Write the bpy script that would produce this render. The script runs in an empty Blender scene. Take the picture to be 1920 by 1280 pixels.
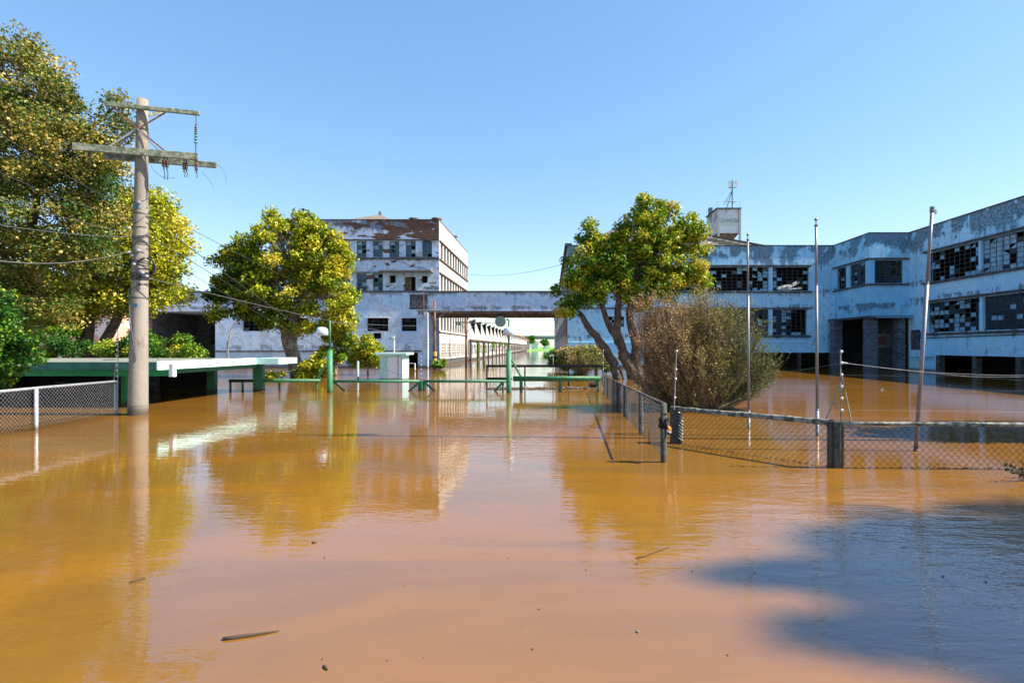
import bpy, math, random
import numpy as np
from mathutils import Vector
R = math.radians
sc = bpy.context.scene
# ------------------------------------------------------------------ camera
VX, HY, FP = 1031.0, 650.0, 1000.0       # vanishing point and focal length in 1920-px units
CAMZ = 2.0
cam = bpy.data.objects.new('camera', bpy.data.cameras.new('camera'))
sc.collection.objects.link(cam); sc.camera = cam
cam.location = (0, 0, CAMZ); cam.rotation_euler = (R(90), 0, 0)
cam.data.sensor_width = 36; cam.data.lens = 36 * FP / 1920
cam.data.shift_x = -(VX - 960) / 1920; cam.data.shift_y = (HY - 640) / 1920
cam.data.clip_start = .05; cam.data.clip_end = 8000
# ------------------------------------------------------------------ light
SKYSAT, SKYGAM, SKYSTR = 1.5, .62, .15
ELEV, AZ = R(47), R(3.0)                 # sun from the right, a few degrees in front of the facades
wd = bpy.data.worlds.new('World'); sc.world = wd; wd.use_nodes = True
sky = wd.node_tree.nodes.new('ShaderNodeTexSky'); sky.sky_type = 'NISHITA'; sky.sun_disc = False
sky.sun_elevation = ELEV; sky.sun_rotation = R(90) + AZ
sky.air_density = 1.0; sky.dust_density = .3; sky.ozone_density = 1.6; sky.altitude = 0
bg = wd.node_tree.nodes['Background']; bg.inputs[1].default_value = SKYSTR
hs_ = wd.node_tree.nodes.new('ShaderNodeHueSaturation'); hs_.inputs['Saturation'].default_value = SKYSAT; hs_.inputs['Hue'].default_value = .502
gm_ = wd.node_tree.nodes.new('ShaderNodeGamma'); gm_.inputs[1].default_value = SKYGAM
wd.node_tree.links.new(sky.outputs[0], gm_.inputs[0]); wd.node_tree.links.new(gm_.outputs[0], hs_.inputs['Color']); wd.node_tree.links.new(hs_.outputs[0], bg.inputs[0])
sun = bpy.data.objects.new('sun', bpy.data.lights.new('sun', 'SUN')); sc.collection.objects.link(sun)
sun.data.energy = 4.7; sun.data.angle = R(.53); sun.data.color = (1, .93, .82)
sdir = Vector((math.cos(ELEV) * math.cos(AZ), -math.cos(ELEV) * math.sin(AZ), math.sin(ELEV)))
sun.rotation_euler = sdir.to_track_quat('Z', 'Y').to_euler(); sun.location = (20, 0, 30)
sc.view_settings.view_transform = 'Standard'; sc.view_settings.look = 'None'
sc.view_settings.exposure = 1.52; sc.view_settings.gamma = 1
sc.cycles.max_bounces = 8; sc.cycles.transparent_max_bounces = 8; sc.cycles.sample_clamp_indirect = 6

# ------------------------------------------------------------------ helpers
rnd = random.Random(7); rng = np.random.default_rng(7)
def P(px, py, Y): return Vector(((px - VX) * Y / FP, Y, CAMZ + (HY - py) * Y / FP))
def PX(px, Y): return (px - VX) * Y / FP
def PZ(py, Y): return CAMZ + (HY - py) * Y / FP
WL = {}
def tag(o, label=None, cat=None, group=None, kind=None):
    if label: o['label'] = label
    if cat: o['category'] = cat
    if group: o['group'] = group
    if kind: o['kind'] = kind
    return o
def thing(name, label, cat, loc=(0, 0, 0), group=None):
    o = bpy.data.objects.new(name, None); o.empty_display_size = .2; sc.collection.objects.link(o)
    o.location = loc; WL[o.name] = Vector(loc)
    return tag(o, label, cat, group)
def dup(o, loc=None, parent=None, label=None):
    c = o.copy(); sc.collection.objects.link(c); c.parent = parent
    if loc is not None: c.location = loc
    if label: c['label'] = label
    for ch in list(o.children): dup(ch, parent=c)
    return c
class MB:
    def __init__(s): s.v = []; s.f = []; s.m = []; s.cur = 0
    def add(s, vs, fs):
        b = len(s.v); s.v += [tuple(x) for x in vs]
        for f in fs: s.f.append(tuple(b + i for i in f)); s.m.append(s.cur)
        return s
    def quad(s, a, b, c, d): return s.add([a, b, c, d], [(0, 1, 2, 3)])
    def box(s, x0, x1, y0, y1, z0, z1):
        x0, x1 = min(x0, x1), max(x0, x1); y0, y1 = min(y0, y1), max(y0, y1); z0, z1 = min(z0, z1), max(z0, z1)
        return s.add([(x0, y0, z0), (x1, y0, z0), (x1, y1, z0), (x0, y1, z0), (x0, y0, z1), (x1, y0, z1), (x1, y1, z1), (x0, y1, z1)],
              [(0, 3, 2, 1), (4, 5, 6, 7), (0, 1, 5, 4), (1, 2, 6, 5), (2, 3, 7, 6), (3, 0, 4, 7)])
    def obox(s, a, b, w, h):             # beam from a to b, width w (sideways), height h
        a, b = Vector(a), Vector(b); d = (b - a).normalized()
        u = Vector((0, 0, 1)) if abs(d.z) < .95 else Vector((1, 0, 0))
        n = d.cross(u).normalized() * w / 2; t = n.cross(d).normalized() * h / 2
        c = [a - n - t, a + n - t, a + n + t, a - n + t, b - n - t, b + n - t, b + n + t, b - n + t]
        return s.add(c, [(0, 1, 2, 3), (7, 6, 5, 4), (0, 4, 5, 1), (1, 5, 6, 2), (2, 6, 7, 3), (3, 7, 4, 0)])
    def tube(s, pts, rs, n=8, cap=True):
        pts = [Vector(p) for p in pts]
        if not isinstance(rs, (list, tuple)): rs = [rs] * len(pts)
        vs = []; fs = []; ref = None
        for i, p in enumerate(pts):
            d = (pts[min(i + 1, len(pts) - 1)] - pts[max(i - 1, 0)])
            d = d.normalized() if d.length > 1e-9 else Vector((0, 0, 1))
            if ref is None: ref = Vector((1, 0, 0)) if abs(d.x) < .8 else Vector((0, 1, 0))
            a = d.cross(ref).normalized(); b = d.cross(a).normalized(); ref = -b if False else ref
            for k in range(n):
                t = 2 * math.pi * k / n; vs.append(p + (a * math.cos(t) + b * math.sin(t)) * rs[i])
        for i in range(len(pts) - 1):
            for k in range(n):
                k2 = (k + 1) % n; fs.append((i * n + k, i * n + k2, (i + 1) * n + k2, (i + 1) * n + k))
        if cap and n > 2:
            fs.append(tuple(range(n - 1, -1, -1))); fs.append(tuple((len(pts) - 1) * n + k for k in range(n)))
        return s.add(vs, fs)
    def ball(s, c, r, n=12, sz=1.0):
        m = n // 2; vs = [(c[0], c[1], c[2] + r * sz)]
        for i in range(1, m):
            t = math.pi * i / m
            for k in range(n):
                a = 2 * math.pi * k / n
                vs.append((c[0] + r * math.sin(t) * math.cos(a), c[1] + r * math.sin(t) * math.sin(a), c[2] + r * sz * math.cos(t)))
        vs.append((c[0], c[1], c[2] - r * sz)); fs = []
        for k in range(n):
            fs.append((0, 1 + k, 1 + (k + 1) % n)); L = len(vs) - 1
            fs.append((L, 1 + (m - 2) * n + (k + 1) % n, 1 + (m - 2) * n + k))
            for i in range(m - 2): fs.append((1 + i * n + k, 1 + (i + 1) * n + k, 1 + (i + 1) * n + (k + 1) % n, 1 + i * n + (k + 1) % n))
        return s.add(vs, fs)
    def lathe(s, c, prof, n=20):         # prof list of (r, z)
        vs = []; fs = []
        for r, z in prof:
            for k in range(n):
                a = 2 * math.pi * k / n; vs.append((c[0] + r * math.cos(a), c[1] + r * math.sin(a), c[2] + z))
        for i in range(len(prof) - 1):
            for k in range(n):
                k2 = (k + 1) % n; fs.append((i * n + k, i * n + k2, (i + 1) * n + k2, (i + 1) * n + k))
        return s.add(vs, fs)
    def build(s, name, mat, parent=None, origin=None, smooth=False, bevel=0):
        w = WL[parent.name] if parent else Vector(origin or (0, 0, 0))
        me = bpy.data.meshes.new(name); me.from_pydata([(x[0] - w.x, x[1] - w.y, x[2] - w.z) for x in s.v], [], s.f)
        mats = mat if isinstance(mat, (list, tuple)) else [mat]
        for m in mats: me.materials.append(m)
        if len(mats) > 1: me.polygons.foreach_set('material_index', s.m)
        if smooth: me.polygons.foreach_set('use_smooth', [True] * len(me.polygons))
        me.update(); o = bpy.data.objects.new(name, me); sc.collection.objects.link(o)
        if parent: o.parent = parent
        else: o.location = w
        if bevel:
            b = o.modifiers.new('bevel', 'BEVEL'); b.width = bevel; b.segments = 2; b.limit_method = 'ANGLE'
        WL[o.name] = w
        return o

# ------------------------------------------------------------------ materials
class NT:
    def __init__(s, name):
        s.m = bpy.data.materials.new(name); s.m.use_nodes = True; s.nt = s.m.node_tree
        s.b = s.nt.nodes['Principled BSDF']; s.out = s.nt.nodes['Material Output']
    def n(s, typ, ins={}, out=0, **props):
        nd = s.nt.nodes.new(typ)
        for k, v in props.items(): setattr(nd, k, v)
        for k, v in ins.items(): s.set(nd.inputs[k], v)
        return nd.outputs[out]
    def set(s, inp, v):
        if isinstance(v, bpy.types.NodeSocket): s.nt.links.new(v, inp)
        elif isinstance(v, (tuple, list)) and len(v) == 3 and inp.type == 'RGBA': inp.default_value = (*v, 1)
        else: inp.default_value = v
    def pos(s): return s.n('ShaderNodeNewGeometry')
    def vmul(s, v, k): return s.n('ShaderNodeVectorMath', {0: v, 1: k}, operation='MULTIPLY')
    def noise(s, v, scale, detail=4, rough=.55, dist=0): return s.n('ShaderNodeTexNoise', {'Vector': v, 'Scale': scale, 'Detail': detail, 'Roughness': rough, 'Distortion': dist})
    def math(s, op, a, b=0.0, clamp=False): return s.n('ShaderNodeMath', {0: a, 1: b}, operation=op, use_clamp=clamp)
    def mr(s, v, a, b, c=0.0, d=1.0): return s.n('ShaderNodeMapRange', {0: v, 1: a, 2: b, 3: c, 4: d}, interpolation_type='SMOOTHSTEP')
    def mix(s, f, a, b):
        nd = s.nt.nodes.new('ShaderNodeMix'); nd.data_type = 'RGBA'
        s.set(nd.inputs[0], f); s.set(nd.inputs[6], a); s.set(nd.inputs[7], b); return nd.outputs[2]
    def xyz(s, v):
        nd = s.nt.nodes.new('ShaderNodeSeparateXYZ'); s.set(nd.inputs[0], v); return nd.outputs
    def bump(s, h, dist=.02, st=1.0): return s.n('ShaderNodeBump', {'Height': h, 'Distance': dist, 'Strength': st})
    def fin(s, col=None, rough=None, bump=None, spec=None, metal=None):
        if col is not None: s.set(s.b.inputs['Base Color'], col)
        if rough is not None: s.set(s.b.inputs['Roughness'], rough)
        if bump is not None: s.set(s.b.inputs['Normal'], bump)
        if spec is not None: s.b.inputs['Specular IOR Level'].default_value = spec
        if metal is not None: s.set(s.b.inputs['Metallic'], metal)
        return s.m
def simple(name, c, rough=.6, metal=0, var=.35, scale=6, c2=None, bump=.004, spec=.4, stretch=(1, 1, 1), wet=True):
    t = NT(name); p = t.vmul(t.pos(), stretch); n = t.noise(p, scale, 6, .6)
    c2 = c2 or tuple(x * (1 - var) for x in c)
    col = t.mix(t.mr(n, .35, .65), c, c2)
    if wet:                              # mud left by the falling flood, just above the water
        g = t.pos(); zz = t.math('ADD', t.xyz(g)[2], t.math('MULTIPLY', t.noise(g, 5, 4), .16)); col = t.mix(t.mr(zz, .10, .24, .8, 0.0), col, (.06, .038, .02))
    return t.fin(col, rough, t.bump(n, bump), spec, metal)
def plaster(name, base, base2, dirt, bands=(), dirtamt=.5, patch=None, brick=None, grey=(.3, .3, .31), seed=0.0, worn_amt=.55):
    """weathered painted plaster. bands: (z, extent below, strength) runs of black mould under copings and ledges"""
    t = NT(name); p = t.pos(); po = t.n('ShaderNodeVectorMath', {0: p, 1: (seed, seed * .7, seed * .3)}, operation='ADD')
    z = t.xyz(p)[2]; x = t.xyz(p)[0]
    big = t.noise(po, .45, 5, .6); mid = t.noise(po, 1.9, 8, .65); fine = t.noise(po, 11, 6, .7)
    streak = t.math('ADD', t.math('MULTIPLY', t.noise(t.vmul(po, (2.4, 2.4, .22)), 1.3, 8, .7), 1.35), -.175)
    col = t.mix(t.mr(big, .38, .62), base, base2)
    # paint worn back to grey render in irregular, sharp-edged patches
    worn = t.math('ADD', t.math('MULTIPLY', mid, .6), t.math('MULTIPLY', big, .4))
    col = t.mix(t.math('MULTIPLY', t.mr(worn, .515, .56), worn_amt), col, grey)
    m = t.math('ADD', t.math('MULTIPLY', streak, .55), t.math('MULTIPLY', mid, .45))
    total = None
    for (zt, ext, st) in bands:
        a = t.mr(z, zt - ext, zt, 0.0, 1.0); b = t.mr(z, zt + .06, zt + .3, 1.0, 0.0)
        q = t.math('MULTIPLY', t.math('MULTIPLY', a, b), st)
        total = q if total is None else t.math('MAXIMUM', total, q)
    if total is not None: total = t.math('MULTIPLY', total, t.mr(t.noise(po, .7, 3, .5), .40, .60, .15, 1.25))
    mm = m if total is None else t.math('ADD', m, t.math('MULTIPLY', total, .155))
    mask = t.mr(mm, .57 - .03 * dirtamt, .70)
    mask = t.math('MULTIPLY', mask, t.mr(fine, .35, .62, .35, 1.0))
    col = t.mix(t.math('MULTIPLY', mask, min(1.0, .55 + dirtamt * .5)), col, dirt)
    speck = t.mr(t.noise(po, 5.5, 5, .8), .62, .70)
    col = t.mix(t.math('MULTIPLY', speck, .45 * dirtamt), col, dirt)
    zz = t.math('ADD', z, t.math('MULTIPLY', mid, .3)); col = t.mix(t.mr(zz, .2, .55, .85, 0.0), col, (.05, .035, .022))
    h = t.math('ADD', t.math('MULTIPLY', fine, .5), mid)
    if brick:
        (xa, xb, za, zb, thr) = brick
        bv = t.n('ShaderNodeCombineXYZ', {0: t.math('ADD', x, t.xyz(p)[1]), 1: z, 2: 0.0})
        bc = t.n('ShaderNodeTexBrick', {'Vector': bv, 'Color1': (.15, .045, .025, 1), 'Color2': (.085, .03, .02, 1), 'Mortar': (.2, .16, .13, 1), 'Scale': 1.0, 'Mortar Size': .012, 'Brick Width': .26, 'Row Height': .085})
        bm = t.math('ADD', t.noise(t.vmul(po, (1, 1, 2.6)), .55, 5, .5), t.math('MULTIPLY', t.math('MULTIPLY', t.mr(x, xa, xb), t.mr(z, za, zb)), .2))
        bm = t.mr(bm, thr, thr + .02)
        col = t.mix(bm, col, t.mix(t.math('MULTIPLY', t.mr(mid, .45, .7), .7), bc, (.06, .045, .04)))
        h = t.math('SUBTRACT', h, t.math('MULTIPLY', bm, 1.5))
    return t.fin(col, .88, t.bump(h, .03, .8), .2)
def leafmat(name, c0, c1, c2, c3, trans=.35):
    t = NT(name); a = t.n('ShaderNodeAttribute', {}, 2, attribute_name='tint')
    r = t.nt.nodes.new('ShaderNodeValToRGB'); t.nt.links.new(a, r.inputs[0]); e = r.color_ramp.elements
    e[0].position = .05; e[0].color = (*c0, 1); e[1].position = .95; e[1].color = (*c3, 1)
    q = e.new(.38); q.color = (*c1, 1); q = e.new(.68); q.color = (*c2, 1)
    t.fin(r.outputs[0], .5, None, .22)
    tr = t.n('ShaderNodeBsdfTranslucent', {'Color': t.mix(1.0, r.outputs[0], r.outputs[0])})
    ms = t.nt.nodes.new('ShaderNodeMixShader'); ms.inputs[0].default_value = trans
    t.nt.links.new(t.b.outputs[0], ms.inputs[1]); t.nt.links.new(tr, ms.inputs[2]); t.nt.links.new(ms.outputs[0], t.out.inputs[0])
    return t.m
def glassy(name, c, rough=.12, spec=.6): return simple(name, c, rough, 0, .4, 3, None, .002, spec)

DIRT = (.035, .04, .045)
M = {}
M['factory'] = plaster('factory_shaded_plaster', (.42, .54, .72), (.60, .70, .84), (.05, .05, .055), [(15.3, 2.2, 2.0), (11.3, .5, 1.2), (8.2, .4, 1.2)], .8, brick=(-23, -13.5, 13.2, 13.4, .595), seed=3)  # blue of the front's shade put into the colour; sunlit side copy is warm
M['factory_side'] = plaster('factory_side_plaster', (.40, .38, .36), (.48, .46, .44), (.17, .13, .11), [(15.3, 2.4, .9), (10.9, .8, .5), (1.2, .8, 1.0)], .55, grey=(.46, .38, .33), seed=9)
M['wing'] = plaster('wing_plaster', (.42, .62, .84), (.58, .74, .90), (.09, .12, .16), [(7.25, .55, 1.3), (2.0, .6, .8), (.6, .8, 1.5)], .45, grey=(.40, .42, .5), seed=14)
M['bridge'] = plaster('bridge_plaster', (.42, .60, .82), (.54, .68, .86), (.06, .065, .08), [(7.25, .55, 1.5), (5.7, .4, 1.0)], .6, grey=(.36, .38, .46), seed=21)
M['office'] = plaster('office_plaster', (.31, .62, .88), (.42, .72, .93), (.055, .08, .105), [(11.64, 2.6, 2.7), (7.3, .5, 1.0), (5.9, .9, .8), (3.05, .7, .9)], .85, grey=(.36, .46, .56), seed=33, worn_amt=.3)  # base colour bluer than the paint: blue of the shade mixed in
M['office_bay'] = plaster('office_bay_plaster', (.22, .56, .85), (.32, .66, .90), (.055, .08, .105), [(11.64, 2.4, 2.2), (7.4, .3, .8), (5.6, 1.1, 1.3)], .85, grey=(.40, .46, .55), seed=41, worn_amt=.3)  # same shade blue in the colour as on the office walls
M['ledge'] = simple('mould_and_shade_concrete', (.10, .10, .10), .9, 0, .6, 4, (.035, .035, .04), .01)  # mould on ledges; the same dark stands for porch and basement shade
M['browncon'] = simple('rusty_concrete', (.20, .13, .09), .9, 0, .6, 3, (.07, .05, .04), .01)
M['dark'] = simple('interior_shade_dark', (.035, .033, .03), .95, 0, .4, 1.5, None, 0, .05)  # near-black colour holds the shade of rooms, porch and shelter
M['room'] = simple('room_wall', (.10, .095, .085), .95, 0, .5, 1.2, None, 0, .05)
M['fframe'] = simple('blue_window_frame', (.09, .17, .22), .6, 0, .4, 5)
M['fglass'] = glassy('factory_glass', (.015, .06, .09), .1, .6)
M['fpale'] = glassy('pale_glass', (.30, .42, .50), .2)
M['steel'] = simple('rusty_steel', (.07, .075, .08), .7, .2, .5, 8)
M['pane'] = glassy('frosted_pane', (.24, .46, .62), .25)
M['panedark'] = glassy('dirty_pane', (.022, .045, .065), .15, .4)
M['brickp'] = None
t = NT('pillar_brick'); p = t.pos(); X_ = t.xyz(p)
bv = t.n('ShaderNodeCombineXYZ', {0: t.math('ADD', X_[0], X_[1]), 1: X_[2], 2: 0.0})
bc = t.n('ShaderNodeTexBrick', {'Vector': bv, 'Color1': (.035, .04, .06, 1), 'Color2': (.11, .13, .17, 1), 'Mortar': (.15, .19, .25, 1), 'Scale': 1.0, 'Mortar Size': .022, 'Brick Width': .42, 'Row Height': .2})
M['brickp'] = t.fin(bc, .8, t.bump(bc, .01))
t = NT('warehouse_brick'); p = t.pos(); X_ = t.xyz(p)
bv = t.n('ShaderNodeCombineXYZ', {0: t.math('ADD', X_[0], X_[1]), 1: X_[2], 2: 0.0})
bc = t.n('ShaderNodeTexBrick', {'Vector': bv, 'Color1': (.62, .25, .14, 1), 'Color2': (.5, .19, .11, 1), 'Mortar': (.5, .4, .35, 1), 'Scale': 1.0, 'Mortar Size': .015, 'Brick Width': .3, 'Row Height': .1})
nn = t.mr(t.noise(p, .9, 6), .52, .56)
M['wbrick'] = t.fin(t.mix(nn, bc, (.62, .55, .52)), .9)
M['tile'] = simple('roof_tiles', (.22, .17, .13), .9, 0, .5, 12, (.10, .085, .07), .03)
M['tiledark'] = simple('dark_roof_tiles', (.14, .12, .11), .9, 0, .5, 10, (.05, .05, .05), .03)
M['wood'] = simple('grey_timber', (.36, .30, .22), .85, 0, .5, 9, (.12, .13, .09), .01, stretch=(1, 1, 6))
M['arm'] = simple('mossy_timber', (.26, .27, .20), .85, 0, .5, 7, (.08, .10, .06), .01)
M['pole'] = plaster('pole_concrete', (.20, .175, .145), (.25, .215, .175), (.07, .06, .05), [(2.2, 1.8, .5)], .7, grey=(.21, .18, .15), seed=50)
M['wire'] = simple('black_wire', (.05, .05, .055), .5)
M['wirelight'] = simple('grey_wire', (.17, .17, .18), .45, .4)
M['rust'] = simple('rust', (.28, .11, .06), .8, .2, .5, 10, (.10, .05, .03))
M['porc'] = simple('brown_porcelain', (.09, .045, .035), .25, 0, .3, 5)
M['glassins'] = simple('teal_glass_insulator', (.06, .35, .33), .15, 0, .3, 5)
M['white'] = simple('white_paint', (.75, .75, .73), .6, 0, .15, 6)
M['green'] = simple('green_paint', (.025, .19, .075), .55, 0, .4, 14, (.035, .075, .035), .006)
M['greenlight'] = simple('light_green_paint', (.028, .18, .085), .55, 0, .3, 12, (.04, .13, .06), .006)
M['greendark'] = simple('green_beam_paint', (.01, .24, .06), .5, 0, .3, 4)
M['mint'] = simple('mint_sunlit_fascia', (.50, .74, .66), .6, 0, .25, 2.5, (.46, .68, .60))  # sunlight on the shelter's side fascia is in this pale colour
M['kiosk'] = simple('kiosk_mint_paint', (.42, .64, .58), .6, 0, .15, 3)
M['felt'] = simple('roof_felt', (.17, .165, .15), .95, 0, .4, 2.5, (.15, .16, .12), .01)
M['blackmetal'] = simple('black_metal', (.012, .013, .015), .5, .3, .4, 9)
M['galv'] = simple('galvanised', (.34, .345, .36), .5, .3, .3, 12)
M['pipe'] = simple('painted_pipe', (.22, .22, .22), .55, .1, .5, 10, (.12, .085, .06))
M['flagpipe'] = simple('flagpole_steel', (.17, .19, .24), .5, .25, .4, 6, (.20, .15, .13), stretch=(1, 1, .5))
M['mossrail'] = simple('mossy_concrete_rail', (.26, .25, .22), .9, 0, .7, 9, (.035, .04, .03), .01)
M['conpost'] = simple('dark_concrete_post', (.07, .065, .055), .9, 0, .5, 9, (.03, .033, .028), .01)
M['yellow'] = simple('yellow_band', (.65, .38, .08), .7)
M['orange'] = simple('orange_plastic', (.85, .22, .03), .5, 0, .2)
M['bark'] = simple('plane_bark', (.30, .24, .17), .9, 0, .6, 2.6, (.12, .085, .06), .03)
M['barkdark'] = simple('dark_bark', (.13, .085, .06), .9, 0, .5, 3, (.05, .035, .028), .03)
M['twig'] = simple('brown_twigs', (.25, .14, .075), .9, 0, .45, 3)
M['twig2'] = simple('olive_twigs', (.22, .17, .07), .9, 0, .45, 3)
M['drift'] = simple('dark_driftwood', (.045, .035, .035), .85, 0, .5, 9)
M['foam'] = simple('pale_litter', (.7, .66, .6), .6, 0, .2)
M['field'] = simple('field_grass', (.16, .34, .04), .95, 0, .4, .05, (.10, .24, .03))
M['ground'] = simple('mud', (.12, .08, .05), .95)
M['far'] = simple('far_concrete', (.16, .19, .22), .9, 0, .2, .1)
M['farwhite'] = simple('far_white', (.65, .68, .72), .9, 0, .1, .1)
M['lf_oak'] = leafmat('olive_leaves', (.03, .09, .015), (.12, .15, .02), (.30, .25, .04), (.50, .34, .09), .26)
M['lf_plane'] = leafmat('plane_leaves', (.035, .085, .008), (.17, .24, .010), (.42, .42, .015), (.58, .46, .04), .28)
M['lf_green'] = leafmat('green_leaves', (.02, .085, .010), (.09, .21, .012), (.26, .35, .018), (.52, .42, .04), .28)
M['lf_bush'] = leafmat('bush_leaves', (.10, .13, .03), (.24, .25, .06), (.38, .29, .10), (.42, .25, .12), .3)
M['lf_dark'] = leafmat('dark_sprig_leaves', (.01, .02, .006), (.015, .03, .008), (.02, .04, .01), (.03, .05, .012), .2)
M['lf_bright'] = leafmat('bright_leaves', (.03, .12, .01), (.06, .18, .012), (.13, .28, .025), (.25, .33, .04), .3)

# ------------------------------------------------------------------ water, ground, field
t = NT('flood_water'); p = t.pos(); W0 = t.xyz(p)
sw = t.noise(t.vmul(p, (.5, 1.6, 1)), .3, 7, .62, 1.2)
col = t.mix(t.mr(sw, .38, .62), (.208, .092, .012), (.160, .078, .014))
w1 = t.noise(t.vmul(p, (1.0, 2.6, 1)), 2.2, 3, .55, .3)      # long crossing ripples
w2 = t.noise(t.vmul(p, (1.3, 3.2, 1)), 9.0, 2, .5, .2)
w3 = t.noise(t.vmul(p, (.6, 1.5, 1)), .55, 2, .5)
calm = t.mr(t.noise(p, .16, 3, .5), .42, .62, .45, 1.25)
# breeze ruffles the open water on the right in front of the fence
rr = t.math('MULTIPLY', t.mr(W0[0], .6, 4.0), t.mr(W0[1], 9.0, 5.5)); calm = t.math('ADD', calm, t.math('MULTIPLY', rr, 1.8))
h = t.math('ADD', t.math('MULTIPLY', w1, .0046), t.math('ADD', t.math('MULTIPLY', w2, .0006), t.math('MULTIPLY', w3, .007)))
h = t.math('MULTIPLY', h, calm); w4 = t.noise(t.vmul(p, (1.2, 2.8, 1)), 13.0, 2, .5, .3); h = t.math('ADD', h, t.math('MULTIPLY', t.math('MULTIPLY', w4, rr), .0022))
t.fin(col, .03, t.bump(h, 1.0), .5); t.b.inputs['IOR'].default_value = 2.12; t.b.inputs['Specular Tint'].default_value = (.32, .68, 1, 1)
M['water'] = t.m
tag(MB().quad((-1500, -300, 0), (1500, -300, 0), (1500, 262, 0), (-1500, 262, 0)).build('flood_water', M['water']), kind='structure')
tag(MB().quad((-1500, -300, -1.8), (1500, -300, -1.8), (1500, 262, -1.8), (-1500, 262, -1.8)).build('ground', M['ground']), kind='structure')
mb = MB(); mb.quad((-3500, 256, -.5), (3500, 256, -.5), (3500, 262, .45), (-3500, 262, .45)); mb.quad((-3500, 262, .45), (3500, 262, .45), (3500, 5000, .45), (-3500, 5000, .45))
tag(mb.build('field', M['field']), kind='structure')

# ------------------------------------------------------------------ walls with openings
def front(c): return lambda u, z, d: (u, c + d, z)
def right(c): return lambda u, z, d: (c - d, u, z)
def left(c): return lambda u, z, d: (c + d, u, z)
def fbox(mb, F, u0, u1, z0, z1, d0, d1):
    a = F(u0, z0, d0); b = F(u1, z1, d1); mb.box(a[0], b[0], a[1], b[1], a[2], b[2])
def wall(mb, F, u0, u1, z0, z1, holes=(), t=.3):
    us = sorted({u0, u1, *[h[0] for h in holes], *[h[1] for h in holes]}); zs = sorted({z0, z1, *[h[2] for h in holes], *[h[3] for h in holes]})
    us = [u for u in us if u0 <= u <= u1]; zs = [z for z in zs if z0 <= z <= z1]
    for a, b in zip(us, us[1:]):
        for c, d in zip(zs, zs[1:]):
            um, zm = (a + b) / 2, (c + d) / 2
            if any(h[0] < um < h[1] and h[2] < zm < h[3] for h in holes): continue
            mb.quad(F(a, c, 0), F(b, c, 0), F(b, d, 0), F(a, d, 0))
    for h in holes:
        a, b, c, d = h[:4]; c = max(c, z0)
        mb.quad(F(a, c, 0), F(a, d, 0), F(a, d, t), F(a, c, t)); mb.quad(F(b, c, 0), F(b, d, 0), F(b, d, t), F(b, c, t))
        mb.quad(F(a, c, 0), F(b, c, 0), F(b, c, t), F(a, c, t)); mb.quad(F(a, d, 0), F(b, d, 0), F(b, d, t), F(a, d, t))
def window(root, F, u0, u1, z0, z1, d, nu, nz, fm, gm, w=.05, fill=1.0, gm2=None, pale=.0, seed=0, name='window', fd=.05):
    r = random.Random(seed); mb = MB()
    for i in range(nu + 1):
        u = u0 + (u1 - u0) * i / nu; q = w if i in (0, nu) else w * .5
        fbox(mb, F, max(u0, u - q), min(u1, u + q), z0, z1, d, d + fd)
    for j in range(nz + 1):
        z = z0 + (z1 - z0) * j / nz; q = w if j in (0, nz) else w * .5
        fbox(mb, F, u0, u1, max(z0, z - q), min(z1, z + q), d + .004, d + fd - .004)
    fr = mb.build(name, fm, root)
    g = MB(); cnt = 0
    pf = fill if callable(fill) else (lambda a, b: fill)
    for i in range(nu):
        for j in range(nz):
            if r.random() > pf(i / nu, j / nz): continue
            a = u0 + (u1 - u0) * i / nu + w * .3; b = u0 + (u1 - u0) * (i + 1) / nu - w * .3
            c = z0 + (z1 - z0) * j / nz + w * .3; e = z0 + (z1 - z0) * (j + 1) / nz - w * .3
            g.cur = 1 if (gm2 and r.random() < pale) else 0; cnt += 1
            o = r.uniform(-.012, .012)
            pts = [F(a, c, d + .025 + o), F(b, c, d + .025 - o), F(b, e, d + .025 - o), F(a, e, d + .025 + o)]
            if r.random() < .05: pts = pts[:3] if r.random() < .5 else [pts[0], pts[1], pts[3]]; g.add(pts, [(0, 1, 2)])
            else: g.quad(*pts)
    if cnt: g.build('pane', [gm, gm2 or gm], fr)
    return fr
def ledge(root, F, u0, u1, z0, z1, out, name='ledge', mat=None, inn=.02):
    mb = MB(); fbox(mb, F, u0, u1, z0, z1, -out, inn); return mb.build(name, mat or M['ledge'], root)
def text(parent, body, mat, loc, size, rot=(R(90), 0, 0), name='lettering', sx=1.0, ext=.004):
    c = bpy.data.curves.new(name, 'FONT'); c.body = body; c.size = size; c.extrude = ext; c.offset = size * .012
    o = bpy.data.objects.new(name, c); sc.collection.objects.link(o); bpy.context.view_layer.update()
    me = bpy.data.meshes.new_from_object(o); bpy.data.objects.remove(o); bpy.data.curves.remove(c)
    me.materials.clear(); me.materials.append(mat); o = bpy.data.objects.new(name, me); sc.collection.objects.link(o)
    o.parent = parent; o.location = Vector(loc) - WL[parent.name]; o.rotation_euler = rot; o.scale = (sx, 1, 1); WL[o.name] = Vector(loc)
    return o

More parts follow.
